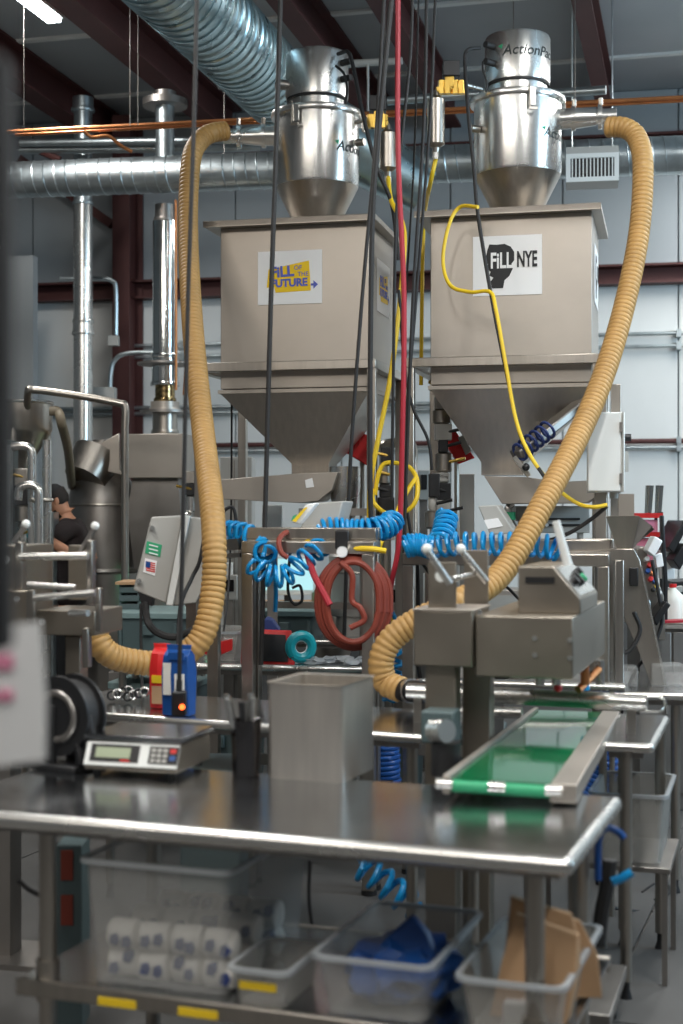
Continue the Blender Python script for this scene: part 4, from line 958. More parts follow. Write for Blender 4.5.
# guard bar with a loop end
t = thing('guard_bar', 'thick polished steel bar with a U-shaped end crossing above the conveyor', 'bar', at(655,705,5.05))
p0 = at(408,691,5.35); p1 = at(647,703,5.05)
G().cyl(p0, p1, .030, n=24).build('bar', M['bright'], t)
dd = (p1-p0).normalized(); pts = [p1+Vector((0,-.02,.028))]+[p1+dd*(.03+.03*math.sin(a))+Vector((0,-.02,.028*math.cos(a))) for a in [math.pi*k/8 for k in range(9)]]+[p1+Vector((0,-.02,-.028)), p1-dd*.03+Vector((0,-.02,-.028))]
G().tube(pts, .005, 8).build('end_loop', M['bright'], t)
for px in (418, 632):
    k = (px-408)/239; p = p0.lerp(p1,k); G().box(p.x-.015,p.x+.015,p.y-.01,p.y+.01,.89,p.z-.02).build('support', M['steel'], t)
t = thing('guard_bar', 'lower polished bar lying behind the conveyor columns', 'bar', at(440,700,5.6)); G().cyl(at(452,712,5.5), at(522,713,5.42), .022, n=16).build('bar', M['bright'], t); G().cyl(at(440,682,6.1), at(625,688,5.9), .02, n=16).build('rear_bar', M['bright'], t)
G().cyl(at(612,688,5.91), (at(612,0,5.91).x,5.91,0), .012, n=8).build('support', M['steel'], t)

# ================================================================ RIGHT: CHUTE, CABINET, CLUTTER
t = thing('electrical_cabinet', 'white wall-type electrical cabinet on a post right of the tan hose', 'cabinet', at(609,700,6.9), 10)
EF = Fr((at(588,0,6.9).x, 6.9, 0), 8); ex = EF.px(625,450,0)[0]; ez0 = EF.px(600,492,0)[1]; ez1 = EF.px(600,412,0)[1]
G().box(0, ex, .012, .2, ez0, ez1, EF).build('case', M['white'], t, .005)
dr = G().box(.0, ex-.02, 0, .012, ez0+.004, ez1-.004, EF).build('cabinet_door', M['white'], t, .004)
for z in (ez0+.04, ez1-.10): G().box(ex-.026, ex-.012, -.008, .0, z, z+.05, EF).build('hinge', M['dark'], t)
G().box(ex-.012, ex-.006, -.002, .012, ez0, ez1, EF).build('seam', M['grey'], t)
G().cyl(EF(ex,.1,ez1-.12), EF(ex+.035,.1,ez1-.12), .018, n=14).build('switch_knob', M['black'], t)
G().box(ex, ex+.02, .06,.13, ez0+.10, ez0+.20, EF).build('side_label', M['grey'], t)
G().box(.04, .10, .2, .27, 0, EF.px(600,386,.2)[1], EF).box(.12,.17,.22,.27,0,EF.px(600,384,.2)[1],EF).build('post', M['sheet'], t, .004)
G().cyl(EF(ex*.75,.1,ez0), EF(ex*.75,.1,ez0-.03), .025, n=12).build('gland', M['grey'], t)
CFm = Fr((at(604,0,6.55).x, 6.55, 0), 10)
t = thing('slanting_chute', 'steel funnel and slanting chute standing on the right table', 'chute', CFm(.15,.1,.89), 10)
g = G(); y0 = 0
def q(l, y): return [CFm(*((CFm.px(a,b,y)[0], y, CFm.px(a,b,y)[1]))) for a,b in l]
g.loft([q([(617,549),(632,549)],0)+q([(632,549),(617,549)],.0)[0:0]+[CFm(CFm.px(632,549,0)[0],.12,CFm.px(632,549,0)[1]),CFm(CFm.px(617,549,0)[0],.12,CFm.px(617,549,0)[1])],
        [CFm(CFm.px(606,516,0)[0],-.04,CFm.px(606,516,0)[1]),CFm(CFm.px(639,516,0)[0],-.04,CFm.px(639,516,0)[1]),CFm(CFm.px(639,516,0)[0],.22,CFm.px(639,516,0)[1]),CFm(CFm.px(606,516,0)[0],.22,CFm.px(606,516,0)[1])]], (False,False))
g.build('funnel', M['steel'], t)
g = G(); g.prism(q([(639,516),(655,530),(652,526),(633,549),(632,549)],.0), CFm.v*.12); g.build('funnel_wing', M['dark'], t)
g = G(); g.prism(q([(610,549),(634,549),(640,560),(665,686),(652,688),(640,655),(612,590),(607,567)],-.01), CFm.v*.10); g.build('channel', M['steel'], t, .003)
g = G(); g.prism(q([(640,566),(642,566),(667,685),(665,686)],-.02), CFm.v*.012); g.build('edge_strip', M['bright'], t)
g = G(); g.box(CFm.px(629,570,0)[0], CFm.px(638,570,0)[0], -.05, .0, CFm.px(0,580,0)[1], CFm.px(0,563,0)[1], CFm); g.build('latch_block', M['black'], t, .005)
g = G(); g.box(CFm.px(618,520,.3)[0], CFm.px(633,520,.3)[0], .1,.2, CFm.px(0,516,0)[1], CFm.px(0,495,0)[1], CFm); g.build('feed_duct', M['sheet'], t)
# posts behind chute
one('steel_post', G().box(at(615,0,6.4).x, at(624,0,6.4).x, 6.4, 6.44, .89, at(0,560,6.4).z), M['steel'], 'steel post standing on the right table left of the slanting chute', 'post', bevel=.004)
cable('black cable looping below the slanting chute', [(614,655,6.5),(630,650,6.5),(640,630,6.5),(634,612,6.5)], .010)
cable('second black cable arching on the right table behind the chute', [(629,692,6.45),(631,680,6.5),(640,664,6.6),(652,655,6.6)], .008)

# shelving rack with pink labels
SF = Fr((at(620,0,8.6).x, 8.6, 0), 8)
t = thing('labelled_rack', 'rack with red and pink label rails at the right', 'rack', SF(.15,.2,0), 8)
zr = lambda py: SF.px(640,py,0)[1]
for x in (.0,.235): G().box(x,x+.02,0,.02,0,zr(512),SF).build('upright', M['black'], t)
for x in (.0,.235): G().box(x,x+.02,.4,.42,0,zr(512),SF).build('upright', M['black'], t)
for py, m in ((515,'red'),(534,'red'),(547,'pink'),(565,'grey')):
    G().box(0,.255,-.003,.42,zr(py)-.012,zr(py)+.0,SF).build('shelf', M['grey'], t)
    G().box(.0,.255,-.008,-.004,zr(py)-.018,zr(py)+.012,SF).build('label_rail', M[m], t)
labs = ['pink carton on the top rail of the labelled rack','pale pink carton on the middle shelf of the labelled rack','pink carton low in the labelled rack']
for i,(py,h) in enumerate(((534,.085),(547,.05),(565,.08))):
    one('pink_carton', G().box(.03,.225,.02,.3,zr(py)+.001,zr(py)+h,SF), M['pink'], labs[i], 'carton', bevel=.003)
# cylinders on the top rack
for i,(px,h,lab) in enumerate(((648,.18,'left of the two shiny tubes standing on top of the labelled rack'),(658,.18,'right of the two shiny tubes standing on top of the labelled rack'))):
    x = SF.px(px,500,.1)[0]; one('shiny_tube', G().cyl(SF(x,.1,zr(515)), SF(x+.01,.1,zr(515)+h), .022, .026, 16), M['mirror'], lab, 'tube')
G().build if False else None
# slanted panel machine with buttons
PNf = Fr((at(640,0,7.6).x,7.6,0), 0)
t = thing('button_panel', 'slanting steel control console with coloured buttons right of the chute', 'control panel', at(655,660,7.6))
g = G(); g.prism(ats([(637,549,7.6),(644,546,7.6),(664,596,7.6),(666,640,7.6),(640,640,7.6),(637,600,7.6)]), (0,.25,0)); g.build('console', M['steel'], t, .004)
for i,(px,py,m) in enumerate(((646,560,'white'),(649,566,'red'),(647,572,'bluedk'),(652,574,'copper'),(650,580,'red'),(654,582,'bluedk'),(656,588,'yellow'),(653,590,'black'),(658,594,'paper'))):
    p = at(px,py,7.6); G().cyl(p, p+Vector((0,-.03,.01)), .013, n=12).build('push_button', M[m], t)
G().box(at(642,0,7.6).x, at(664,0,7.6).x, 7.65, 7.8, 0, at(0,640,7.6).z).build('pedestal', M['dark'], t)
for i,(pts,m,lab) in enumerate(([((641,545),(655,539),(661,545),(645,556)),'paper','white paper box tilted above the button console'],[((640,543),(646,540),(650,549),(646,553)),'milk','cream bottle lying beside the tilted white box'])):
    pass
def slab(name, label, cat, pts, d, dep, m, bev=.006):
    t = G(); t.prism([at(a,b,d) for a,b in pts], (0,dep,0)); return one(name, t, M[m], label, cat, bevel=bev)
slab('tilted_box', 'white box tilted above the button console', 'box', [(647,551),(655,536),(663,541),(655,557)], 7.5, .12, 'paper')
slab('dark_tray', 'black tray tilted below the button console', 'tray', [(653,618),(666,601),(671,605),(657,626)], 7.45, .3, 'black')
slab('bent_upright', 'black bent monitor arm beside the labelled rack', 'arm', [(661,516),(664,515),(666,548),(668,580),(668,623),(664,623),(664,582),(662,548)], 8.02, .05, 'black')
slab('monitor', 'upper black slanted tray stack at the right edge', 'monitor', [(668,548),(684,520),(690,523),(674,553)], 8.2, .4, 'black')
slab('monitor', 'lower black slanted tray stack at the right edge', 'monitor', [(673,560),(684,543),(692,549),(680,570)], 8.2, .4, 'black')
slab('tower_box', 'pale upright box left of the black trays at the right edge', 'box', [(664,548),(674,546),(675,579),(666,580)], 8.4, .2, 'paper')
cbn = thing('side_cabinet', 'dark bench cabinet under the milk jug at the right edge', 'cabinet', (at(672,0,8.0).x, 8.2, 0))
G().box(at(645,0,8.0).x, at(700,0,8.0).x, 8.0, 8.5, 0, at(0,624,8.0).z-.025).build('body', M['dark'], cbn, .006); G().box(at(643,0,7.97).x, at(702,0,7.97).x, 7.96, 8.52, at(0,624,8.0).z-.025, at(0,624,8.0).z).build('worktop', M['sheet'], cbn, .003)
for a,b in ((646,671),(673,698)):
    dd_ = G().box(at(a,0,7.99).x, at(b,0,7.99).x, 7.98, 8.0, .1, at(0,632,8.0).z).build('cabinet_door', M['dark'], cbn, .004)
    G().box(at(b-5,0,7.97).x, at(b-3,0,7.97).x, 7.965, 7.98, .55, .75).build('handle', M['bright'], dd_)
slab('equipment_case', 'black equipment case on the floor shelf behind the milk jug', 'case', [(672,582),(700,580),(700,600),(672,600)], 8.7, .3, 'black')
z_ = at(0,624,8.0).z; c = Vector((at(673,0,8.15).x, 8.15, z_))
t = thing('milk_jug', 'cloudy plastic jug with a red cap at the right edge', 'jug', c)
G().lathe(c, [(.06,0),(.068,.01),(.068,.12),(.055,.155),(.02,.19),(.018,.2)], 24).build('jug_body', M['milk'], t)
G().lathe(c+Vector((0,0,.198)), [(.021,0),(.021,.02)], 16).build('cap', M['red'], t); G().ring(c+Vector((.06,0,.12)), .03, .008, (0,1,0), 16, 6).build('handle', M['milk'], t)
one('white_tub', G().box(at(661,0,8.05).x, at(666,0,8.05).x, 8.05,8.15,z_,z_+.12), M['paper'], 'narrow white carton left of the milk jug', 'carton', bevel=.003)
# crates on the right table
for i,(px,py,w_,h,lab) in enumerate(((670,690,.14,.10,'clear lidded tub on the right table at the frame edge'),(628,690,.10,.09,'small clear tub on the right table beside the chute foot'))):
    x,y = TD.pz(px,py,.89); y = max(y,.04); g = G(); g.box(x-w_/2,x+w_/2,y+.1,y+.24,.89,.89+h,TD)
    one('clear_tub', g, M['clear'], lab, 'tub', bevel=.006)
slab('red_folder', 'thin red folder lying flat on the side cabinet', 'folder', [(648,624),(700,622),(700,619.5),(648,621.5)], 7.95, .1, 'redhose', .001)

# ================================================================ LEFT: GREY CONTROL BOX ON STAND
t = thing('control_cabinet', 'tilted grey control cabinet with a flag sticker left of the tan hose', 'control cabinet', at(172,700,6.6))
d = 6.5
front = [(151,517),(183,515),(166,604),(133,590)]
G().prism([at(a,b,d) for a,b in front], (0,.05,0)).build('cabinet_door', M['grey'], t, .008)
G().prism([at(a,b,d-.01) for a,b in [(183,515),(190,516),(173,606),(166,605)]], (0,.08,0)).build('door_edge', M['white'], t, .004)
G().prism([at(a,b,d+.02) for a,b in [(188,517),(207,519),(205,585),(196,603),(172,606)]], (0,.3,0)).build('case', M['grey'], t, .006)
G().prism([at(a,b,d-.004) for a,b in [(147,541),(162,545),(160,557),(145,553)]], (0,.004,0)).build('green_label', M['greenlab'], t, label='green label plate')
for k in range(3): G().prism([at(a,b,d-.006) for a,b in [(149,544+k*4),(158,546.3+k*4),(158,547.5+k*4),(149,545.2+k*4)]], (0,.002,0)).build('label_line', M['paper'], t)
G().prism([at(a,b,d-.004) for a,b in [(145,558),(157,561),(155,576),(143,572)]], (0,.004,0)).build('flag_sticker', M['paper'], t, label='white sticker with a flag')
for k in range(5): G().prism([at(a,b,d-.007) for a,b in [(146,561+k*2.1),(155,563.2+k*2.1),(155,564.2+k*2.1),(146,562+k*2.1)]], (0,.003,0)).build('flag_stripe', M['red'], t)
G().prism([at(a,b,d-.0085) for a,b in [(146,561),(150.5,562),(150,568),(145.5,567)]], (0,.0015,0)).build('flag_canton', M['bluedk'], t)
for px,py in ((152,528),(139,581)): G().cyl(at(px,py,d), at(px,py,d-.03), .012, n=12).build('latch', M['bright'], t); 
G().prism([at(a,b,d) for a,b in [(138,592),(153,598),(152,606),(141,603)]], (0,.08,0)).build('cable_plate', M['black'], t)
G().box(at(186,0,6.75).x, at(196,0,6.75).x, 6.75, 6.80, 0, at(0,560,6.75).z).build('post', M['steel'], t)
cable('thick black cable looping below the grey control cabinet', [(145,604,6.5),(148,622,6.4),(158,633,6.4),(175,637,6.4),(192,630,6.4),(205,620,6.5),(212,590,6.7)], .017)
cable('black cord dropping from the control cabinet to the side table', [(141,604,6.5),(141,640,6.45),(142,680,6.4),(142,700,6.2)], .007)
cable('black cord hanging behind the chip bags', [(207,520,6.3),(200,560,6.3),(192,578,6.3),(180,610,6.2),(178,680,6.0)], .009)
t = thing('hanging_switch', 'black pendant switch with a red light hanging over the scale', 'switch', at(180,716,5.0))
G().box(at(172,0,5.0).x, at(186,0,5.0).x, 4.98, 5.03, at(0,716,5).z, at(0,691,5).z).build('switch_body', M['black'], t, .006); G().cyl(at(182,707,4.98), at(182,707,4.965), .010, n=12).build('button', M['led'], t)
G().cyl(at(179,691,5.0), at(179.3,680,5.0), .011, n=8).build('strain_relief', M['rubber'], t)

# totes behind the left side
def tote(label, px0, px1, py_lid, py_b, d, dep=.45, m='tote', lidm='totelid', z0=None):
    fr = Fr((at(px0,0,d).x, d, 0), 10); x1 = fr.px(px1,600,0)[0]; z1 = fr.px(px0,py_lid,0)[1]; zb = fr.px(px0,py_b,0)[1] if z0 is None else z0
    t = thing('storage_tote', label, 'tote', fr(x1/2,dep/2,zb), 10, 'dark storage totes')
    g = G(); k = .03; g.loft([rrect(fr,k,x1-k,k,dep-k,zb,.04), rrect(fr,.01,x1-.01,.01,dep-.01,z1-.02,.04)]); g.build('body', M[m], t)
    l = G().loft([rrect(fr,-.01,x1+.01,-.01,dep+.01,z1-.025,.04), rrect(fr,-.01,x1+.01,-.01,dep+.01,z1+.008,.04), rrect(fr,.03,x1-.03,.03,dep-.03,z1+.02,.04)]).build('lid', M[lidm], t, .004)
    G().box(x1*.42,x1*.58,-.02,.01,z1-.12,z1-.06,fr).build('latch', M[m], t, .006)
    for k in (.12,.88): G().box(x1*k-.008,x1*k+.008,-.008,.02,zb+.03,z1-.05,fr).build('rib', M[m], t)
    return fr, x1, z1, zb
tote('large dark tote with pale lid left of the tan hose', 112, 184, 614, 672, 8.2, .5)
tote('black-sided tote on the table behind the red tablet', 253, 316, 612, 664, 8.75, .45, 'tote', 'totelid', .901)
tote('dark tote standing beneath the large one at the left', 108, 190, 684, 780, 7.6, .5, z0=0)
one('tote_support', G().box(at(108,0,8.2).x, at(184,0,8.2).x, 8.2, 8.8, 0, at(0,672,8.2).z), M['dark'], 'dark bench below the large pale-lidded tote', 'bench', bevel=.005)
t = thing('open_crate', 'small dark green crate above the large tote at the left', 'crate', at(133,612,8.4)); zc = at(0,612,8.3).z
for k in range(3):
    zz = zc+.012+k*.05; G().box(at(119,0,8.3).x, at(139,0,8.3).x, 8.3, 8.6, zz, zz+.035).build('slat', M['tote'], t, .003)
G().box(at(119,0,8.3).x, at(121,0,8.3).x, 8.31, 8.62, zc+.008, zc+.16).box(at(137,0,8.3).x, at(139,0,8.3).x, 8.31, 8.62, zc+.008, zc+.16).build('corner_post', M['tote'], t)
G().box(at(119,0,8.3).x-.02, at(139,0,8.3).x, 8.28, 8.6, zc+.16, zc+.175).build('board', M['kraft'], t)
# white open tub with red rim
TX = TC
x0,_ = TC.px(196,640,.1); x1,_ = TC.px(237,640,.1)
bin_('white translucent tub left of the red tablet on the far table', x0, x1, .1, .5, .155, 'frost', .02, None, 'tub', TC, .90, 'plastic_tub', None)
g = G(); g.prism([TC(TC.px(a,b,.09)[0],.09,TC.px(a,b,.09)[1]) for a,b in [(203,643),(210,644),(232,639),(232,650),(218,656),(203,654)]], TC.v*.015)
one('red_strap', g, M['red'], 'red folded strip hanging over the white translucent tub', 'strip', bevel=.002)
# tablet
t = thing('tablet', 'tablet in a red case propped on the far table', 'tablet', TC(TC.px(267,665,.05)[0],.05,.90))
g = G(); P = [TC(TC.px(a,b,.05)[0],.05+(668-b)*.002,TC.px(a,b,.05)[1]) for a,b in [(240,664),(294,665),(288,632),(238,630)]]; g.prism(P, TC.v*.025); g.build('case', M['red'], t, .006)
P = [TC(TC.px(a,b,.05)[0],.04+(668-b)*.002,TC.px(a,b,.05)[1]) for a,b in [(245,661),(288,662),(283,636),(243,634)]]; g = G(); g.prism(P, TC.v*.012); g.build('screen', M['screen'], t)
G().bar(TC(TC.px(267,650,.05)[0],.12,1.0), TC(TC.px(267,665,.05)[0],.25,.905), .03).build('prop', M['black'], t)
slab('folded_cloth', 'dark navy cloth peak behind the red tablet', 'cloth', [(256,630),(266,618),(272,620),(280,631)], 7.6, .15, 'ink')
c = TC(TC.px(301,650,.1)[0],.1,.90+.085)
t = thing('tape_roll', 'cyan tape roll standing right of the red tablet', 'tape', c-Vector((0,0,.085)))
G().ring(c, .058, .027, (.35,-1,0), 28, 10).build('roll', M['cyan'], t); G().ring(c, .034, .006, (.35,-1,0), 24, 6).build('core', M['paper'], t)
R_ = random.Random(11)
for i in range(5):
    x,_ = TC.px(316+i*12,668,.1); y = .08+.06*(i%3)
    o = crumple('clear_bag', '%s crumpled clear bag right of the cyan tape on the far table' % ['leftmost','second from the left','middle','second from the right','rightmost'][i], 'plastic bag', TC(x,y,.902), .05, .06, .018, M['rim'], 20+i, n=2, amp=.4); o['group'] = 'clear bags on the far table'
# kettle behind the hose bundle
c = TE(TE.px(352,640,.30)[0],.30,.90)
t = thing('stock_kettle', 'round steel kettle behind the rust red hose bundle', 'kettle', c)
G().lathe(c, [(.10,0),(.10,.12),(.14,.13),(.15,.15),(.15,.40),(.14,.41),(.145,.42),(.15,.5),(.13,.52)], 36).build('vessel', M['satin'], t)
G().ring(c+Vector((0,0,.40)), .152, .008, (0,0,1), 36, 6).build('band', M['steel'], t)
c = at(332,0,9.7); t = thing('stock_kettle', 'squat steel vessel left of the round kettle', 'kettle', (c.x,9.7,0)); G().lathe((c.x,9.7,0), [(.12,0),(.12,.7),(.14,.75),(.14,at(0,592,9.7).z),(.1,at(0,588,9.7).z)], 30).build('vessel', M['steel'], t)
# background bench between posts
t = thing('packing_bench', 'pale packing bench with papers seen beyond the left machine stand', 'bench', (at(260,0,10).x,10,0))
G().box(at(185,0,10).x, at(320,0,10).x, 10, 10.6, at(0,605,10).z-.03, at(0,605,10).z).build('worktop', M['kraft'], t, .004)
for px in (190,315): G().box(at(px,0,10).x,at(px,0,10).x+.06,10.05,10.1,0,at(0,605,10).z-.03).build('leg', M['grey'], t)
t = thing('light_monitor', 'bright computer screen on the packing bench', 'screen', (at(285,0,10.2).x,10.2,at(0,605,10).z)); G().box(at(258,0,10.2).x, at(316,0,10.2).x, 10.2, 10.24, at(0,595,10.2).z, at(0,556,10.2).z).build('case', M['white'], t, .006); G().box(at(261,0,10.2).x, at(313,0,10.2).x, 10.195, 10.2, at(0,590,10.2).z, at(0,559,10.2).z).build('display', mat('lit_display', (.3,.5,.5), 0, .3, emit=(.35,.62,.66), es=.8), t); G().box(at(284,0,10.2).x, at(290,0,10.2).x, 10.21, 10.24, at(0,605,10.2).z, at(0,595,10.2).z).build('stand', M['black'], t)
slab('green_bottle', 'green bottle with added glow on the packing bench', 'bottle', [(203,603.5),(209,603.5),(209,578),(207,570),(205,570),(203,578)], 10.05, .06, 'glowgreen')  # bottle is no lamp; its brightness is put into the emissive colour
one('white_post', G().box(at(214,0,9.2).x, at(232,0,9.2).x, 9.2, 9.3, 0, at(0,563,9.2).z), M['white'], 'white panel leaning upright beyond the left machine stand', 'panel', bevel=.004)
cable('small black cable coil hanging below the left machine stand', [(290,552,6.6),(288,590,6.6),(294,604,6.6),(302,600,6.6),(300,586,6.6),(292,588,6.6)], .007)

# chip bags on the side table
def snack(label, px0, px1, py0, py1, d, m, A, wob):
    fr = Fr((at(px0,0,d).x, d, 0), A); x1 = (at(px1,0,d)-at(px0,0,d)).length; z1 = at(0,py0,d).z; z0 = .892
    g = G(); rings = []
    for k, (ins, dep) in enumerate([(0,.03),(0,.035),(.0,.04),(.004,.03),(.006,.003),(.002,.002)]):
        zz = z0+(z1-z0)*[0,.25,.6,.85,.93,1][k]; rings.append([fr(ins,.0-dep,zz), fr(x1/2,-dep*1.3,zz), fr(x1-ins,-dep,zz), fr(x1-ins,dep,zz), fr(x1/2,dep*1.3,zz), fr(ins,dep,zz)])
    t = thing('snack_bag', label, 'bag', fr(x1/2,0,z0), A); g.loft(rings); g.build('pouch', M[m], t, .004)
    def plate(a,b,c0,c1,mm,nm='label'):
        G().loft([[fr(x1*a,-.052,z0+(z1-z0)*c0), fr(x1*b,-.052,z0+(z1-z0)*c0), fr(x1*b,-.045,z0+(z1-z0)*c0), fr(x1*a,-.045,z0+(z1-z0)*c0)],[fr(x1*a,-.052,z0+(z1-z0)*c1), fr(x1*b,-.052,z0+(z1-z0)*c1), fr(x1*b,-.045,z0+(z1-z0)*c1), fr(x1*a,-.045,z0+(z1-z0)*c1)]]).build(nm, M[mm], t)
    return plate
p = snack('red snack pouch on the side table, left of the blue pouch', 153, 172, 643, 703, 5.75, 'red', 15, 0); p(.2,.85,.08,.35,'kraft'); p(.2,.9,.4,.52,'yellow')
p = snack('blue snack pouch standing in front of the red pouch', 166, 195, 644, 712, 5.55, 'bluedk', 20, 0); p(.12,.4,.3,.75,'linen'); p(.55,.9,.25,.6,'linen'); p(.3,.9,.8,.9,'bluedk')
# things on the side table left
for i,(px,py,lab) in enumerate(((128,703,'small pile of black clamps on the side table nearest the red pouch'),(112,702,'small pile of black clamps at the left end of the side table'))):
    x,y = TB.pz(px,py,.89); t = thing('clamp_pile', lab, 'clamps', TB(x,y,.89))
    for k in range(4): G().ring(TB(x+.02*k,y+.01*k,.90+.018+.006*k), .018, .005, (R_.uniform(-1,1),-1,.3), 14, 6).build('clamp', M[['black','bright'][k%2]], t)

# ================================================================ LEFT MACHINE
LF = Fr((at(18,0,5.2).x, 5.2, 0), 12)
def lx(px,py,y=0): return LF.px(px,py,y)
def lbox(px0,px1,py0,py1,y0,y1,nm,m,t,bev=.004):
    a,z1 = lx(px0,py0,y0); b,z0 = lx(px1,py1,y0); return G().box(a,b,y0,y1,min(z0,z1),max(z0,z1),LF).build(nm, M[m], t, bev)
t = thing('filling_head', 'second steel filling head at the left edge in front of the worker', 'machine', LF(.3,.1,0), 12)
lbox(-40,20,545,640,.0,.3,'housing','housing',t); lbox(68,90,545,600,.26,.30,'upright_plate','housing',t)
lbox(15,22,542,590,-.02,.02,'upright_plate','steel',t); lbox(86,92,540,605,-.02,.02,'upright_plate','steel',t)
lbox(37,95,610,636,.02,.3,'motor_housing','housing',t); lbox(-20,28,590,662,-.06,.0,'side_plate','housing',t)
lbox(26,34,590,630,-.08,-.06,'upright_plate','steel',t); lbox(95,100,588,632,-.08,-.05,'upright_plate','steel',t)
for (a,b,d0,r) in (((20,557),(88,556),5.15,.014),((28,585),(75,588),5.1,.012),((34,598),(95,593),5.0,.013)):
    G().cyl(at(a[0],a[1],d0), at(b[0],b[1],d0-.05), r, n=12).build('cross_shaft', M['bright'], t)
G().cyl(at(70,613,5.0), at(88,613,4.95), .012, n=12).build('bolt', M['bright'], t); G().cyl(at(17,599,5.0), at(17,599,4.94), .010, n=12).build('bolt', M['bright'], t); G().cyl(at(42,622,5.0), at(42,622,4.9), .012, n=12).build('bolt', M['bright'], t)
G().cyl(at(6,560,5.15), at(6,560,5.1), .016, n=14).build('white_cap', M['white'], t)
for (a,b,c_) in (((14,542),(25,527),5.15),((80,553),(94,529),5.15)):
    G().cyl(at(a[0],a[1],c_), at(b[0],b[1],c_), .010, n=10).build('lever', M['dark'], t); G().ball(at(b[0]+1,b[1]-3,c_), .016).build('lever_knob', M['white'], t)
lbox(65,80,636,720,.1,.18,'column','housing',t); lbox(-10,10,640,720,.1,.2,'column','housing',t)
a = lx(65,700,.1)[0]; b = lx(80,700,.1)[0]; G().box(a,b,.1,.18,.02,1.0,LF).box(lx(-10,700,.1)[0],lx(10,700,.1)[0],.1,.2,.02,1.0,LF).build('column', M['dark'], t)
G().box(lx(-20,700,.1)[0],b+.1,.0,.3,0,.02,LF).build('foot_plate', M['dark'], t)
lbox(82,88,628,668,.0,.04,'post','steel',t)

# brewery vessels
def vessel(name, label, px, d, prof, m='steel'):
    c = at(px,0,d); t = thing(name, label, 'tank', (c.x,d,0))
    G().lathe((c.x,d,0), [(r*d/F, at(0,py,d).z) for r,py in prof], 40).build('vessel', M[m], t); return t,c
t,c = vessel('conical_tank', 'open conical tank at the upper left with a bent pipe above', 22, 9.6, [(5,478),(6,468),(28,434),(30,430),(30,404),(31,403)])
G().ring((c.x,9.6,at(0,403,9.6).z), 30*9.6/F, .012, (0,0,1), 36, 8).build('rim', M['bright'], t)
for a in (0.6,2.6,4.6): G().cyl((c.x+.18*math.cos(a),9.6+.18*math.sin(a),at(0,430,9.6).z), (c.x+.2*math.cos(a),9.6+.2*math.sin(a),0), .025, n=10).build('leg', M['steel'], t)
G().lathe((c.x,9.6,0), [(.05,at(0,492,9.6).z),(.05,at(0,474,9.6).z)], 20).build('valve', M['brass'], t)
t,c = vessel('brew_kettle', 'large grey brew kettle with a domed top behind the worker', 103, 10.6, [(35,736),(35,575),(35,505),(32,488),(24,474),(14,462),(10,452),(10,440)], 'dark')
t['category']='tank'
G().ring((c.x,10.6,at(0,505,10.6).z), 35.3*10.6/F, .01, (0,0,1), 40, 6).build('weld_band', M['steel'], t)
G().ring((c.x,10.6,at(0,570,10.6).z), 35.3*10.6/F, .02, (0,0,1), 40, 6).build('base_band', M['dark'], t)
G().cyl((c.x-.1,10.4,at(0,480,10.6).z), (c.x-.02,10.5,at(0,456,10.6).z), .16, .19, 28).build('manway', M['steel'], t)
slab('kettle_shroud', 'dull steel shroud between the brew kettle and the draught hood', 'shroud', [(92,452),(104,441),(119,433),(120,470),(126,476),(100,470)], 10.35, .05, 'sheet')
t,c = vessel('storage_tank', 'dark upright tank below the draught hood', 158, 11.0, [(26,728),(26,500),(24,484),(12,478)], 'dark')
G().ring((c.x,11.0,at(0,500,11).z), .2, .008, (0,0,1), 30, 6).build('weld_band', M['steel'], t)
pipe('bent_pipe', [(28,415,9.5),(28,392,9.3),(36,390,9.3),(80,396,9.3),(118,403,9.3),(125,407,9.3),(125,430,9.3),(125,460,9.3),(125,560,9.3),(125,768,9.3)], .025, M['steel'], 'long bent steel pipe running from the conical tank to the draught hood', 'pipe', 12)
pipe('bent_pipe', [(50,411,9.3),(58,412,9.3),(62,425,9.3),(66,450,9.3),(67,500,9.3),(68,560,9.3)], .03, M['tan'], 'dull tan hose curving down beside the conical tank', 'pipe', 12) if False else pipe('bent_pipe', [(50,411,9.3),(58,412,9.3),(62,425,9.3),(68,450,9.8),(71,478,10.3),(72,486,10.5)], .032, mat('dull_tan', (.24,.20,.14), 0, .5), 'dull tan hose curving down beside the conical tank', 'hose', 12)
pipe('bent_pipe', [(12,447,8.6),(22,446,8.6),(31,450,8.6),(32,470,8.6),(32,520,8.6),(32,789,8.6)], .026, M['bright'], 'bright bent pipe hooking over at the far left below the conical tank', 'pipe', 12)
pipe('bent_pipe', [(18,500,8.5),(20,488,8.5),(30,485,8.5),(38,490,8.5),(39,510,8.5),(39,600,8.5),(39,792,8.5)], .026, M['bright'], 'bright pipe with a tight U bend left of the worker', 'pipe', 12)
pipe('bent_pipe', [(47,440,8.7),(47,520,8.7),(46,600,8.7),(46,786,8.7)], .028, M['bright'], 'straight vertical pipe directly left of the worker', 'pipe', 12)
pipe('clamp_pipe', [(30,500,8.5),(52,500,8.7)], .012, M['steel'], 'short horizontal clamp pipe joining the two upright pipes', 'pipe', 8, False)
t = thing('pump_panel', 'dark pump panel with a green light at the left edge', 'control panel', at(5,640,8.9))
G().box(at(-30,0,8.9).x, at(11,0,8.9).x, 8.9, 9.1, 0, at(0,440,8.9).z).build('case', M['tote'], t, .006); G().cyl(at(9,503,8.9), at(9,503,8.87), .012, n=12).build('indicator', M['glowgreen'], t)
G().box(at(8,0,8.9).x, at(12,0,8.9).x, 8.85, 8.92, 0, at(0,445,8.9).z).build('edge_post', M['galv'], t)
valves('cluster of brewing valves and clamps behind the bright U bend pipe', 22, 470, 560, 9.0, 21)
t = thing('bottling_rack', 'rack of small bottles between the pump panel and the worker', 'rack', (at(32,0,9.6).x, 9.6, 0))
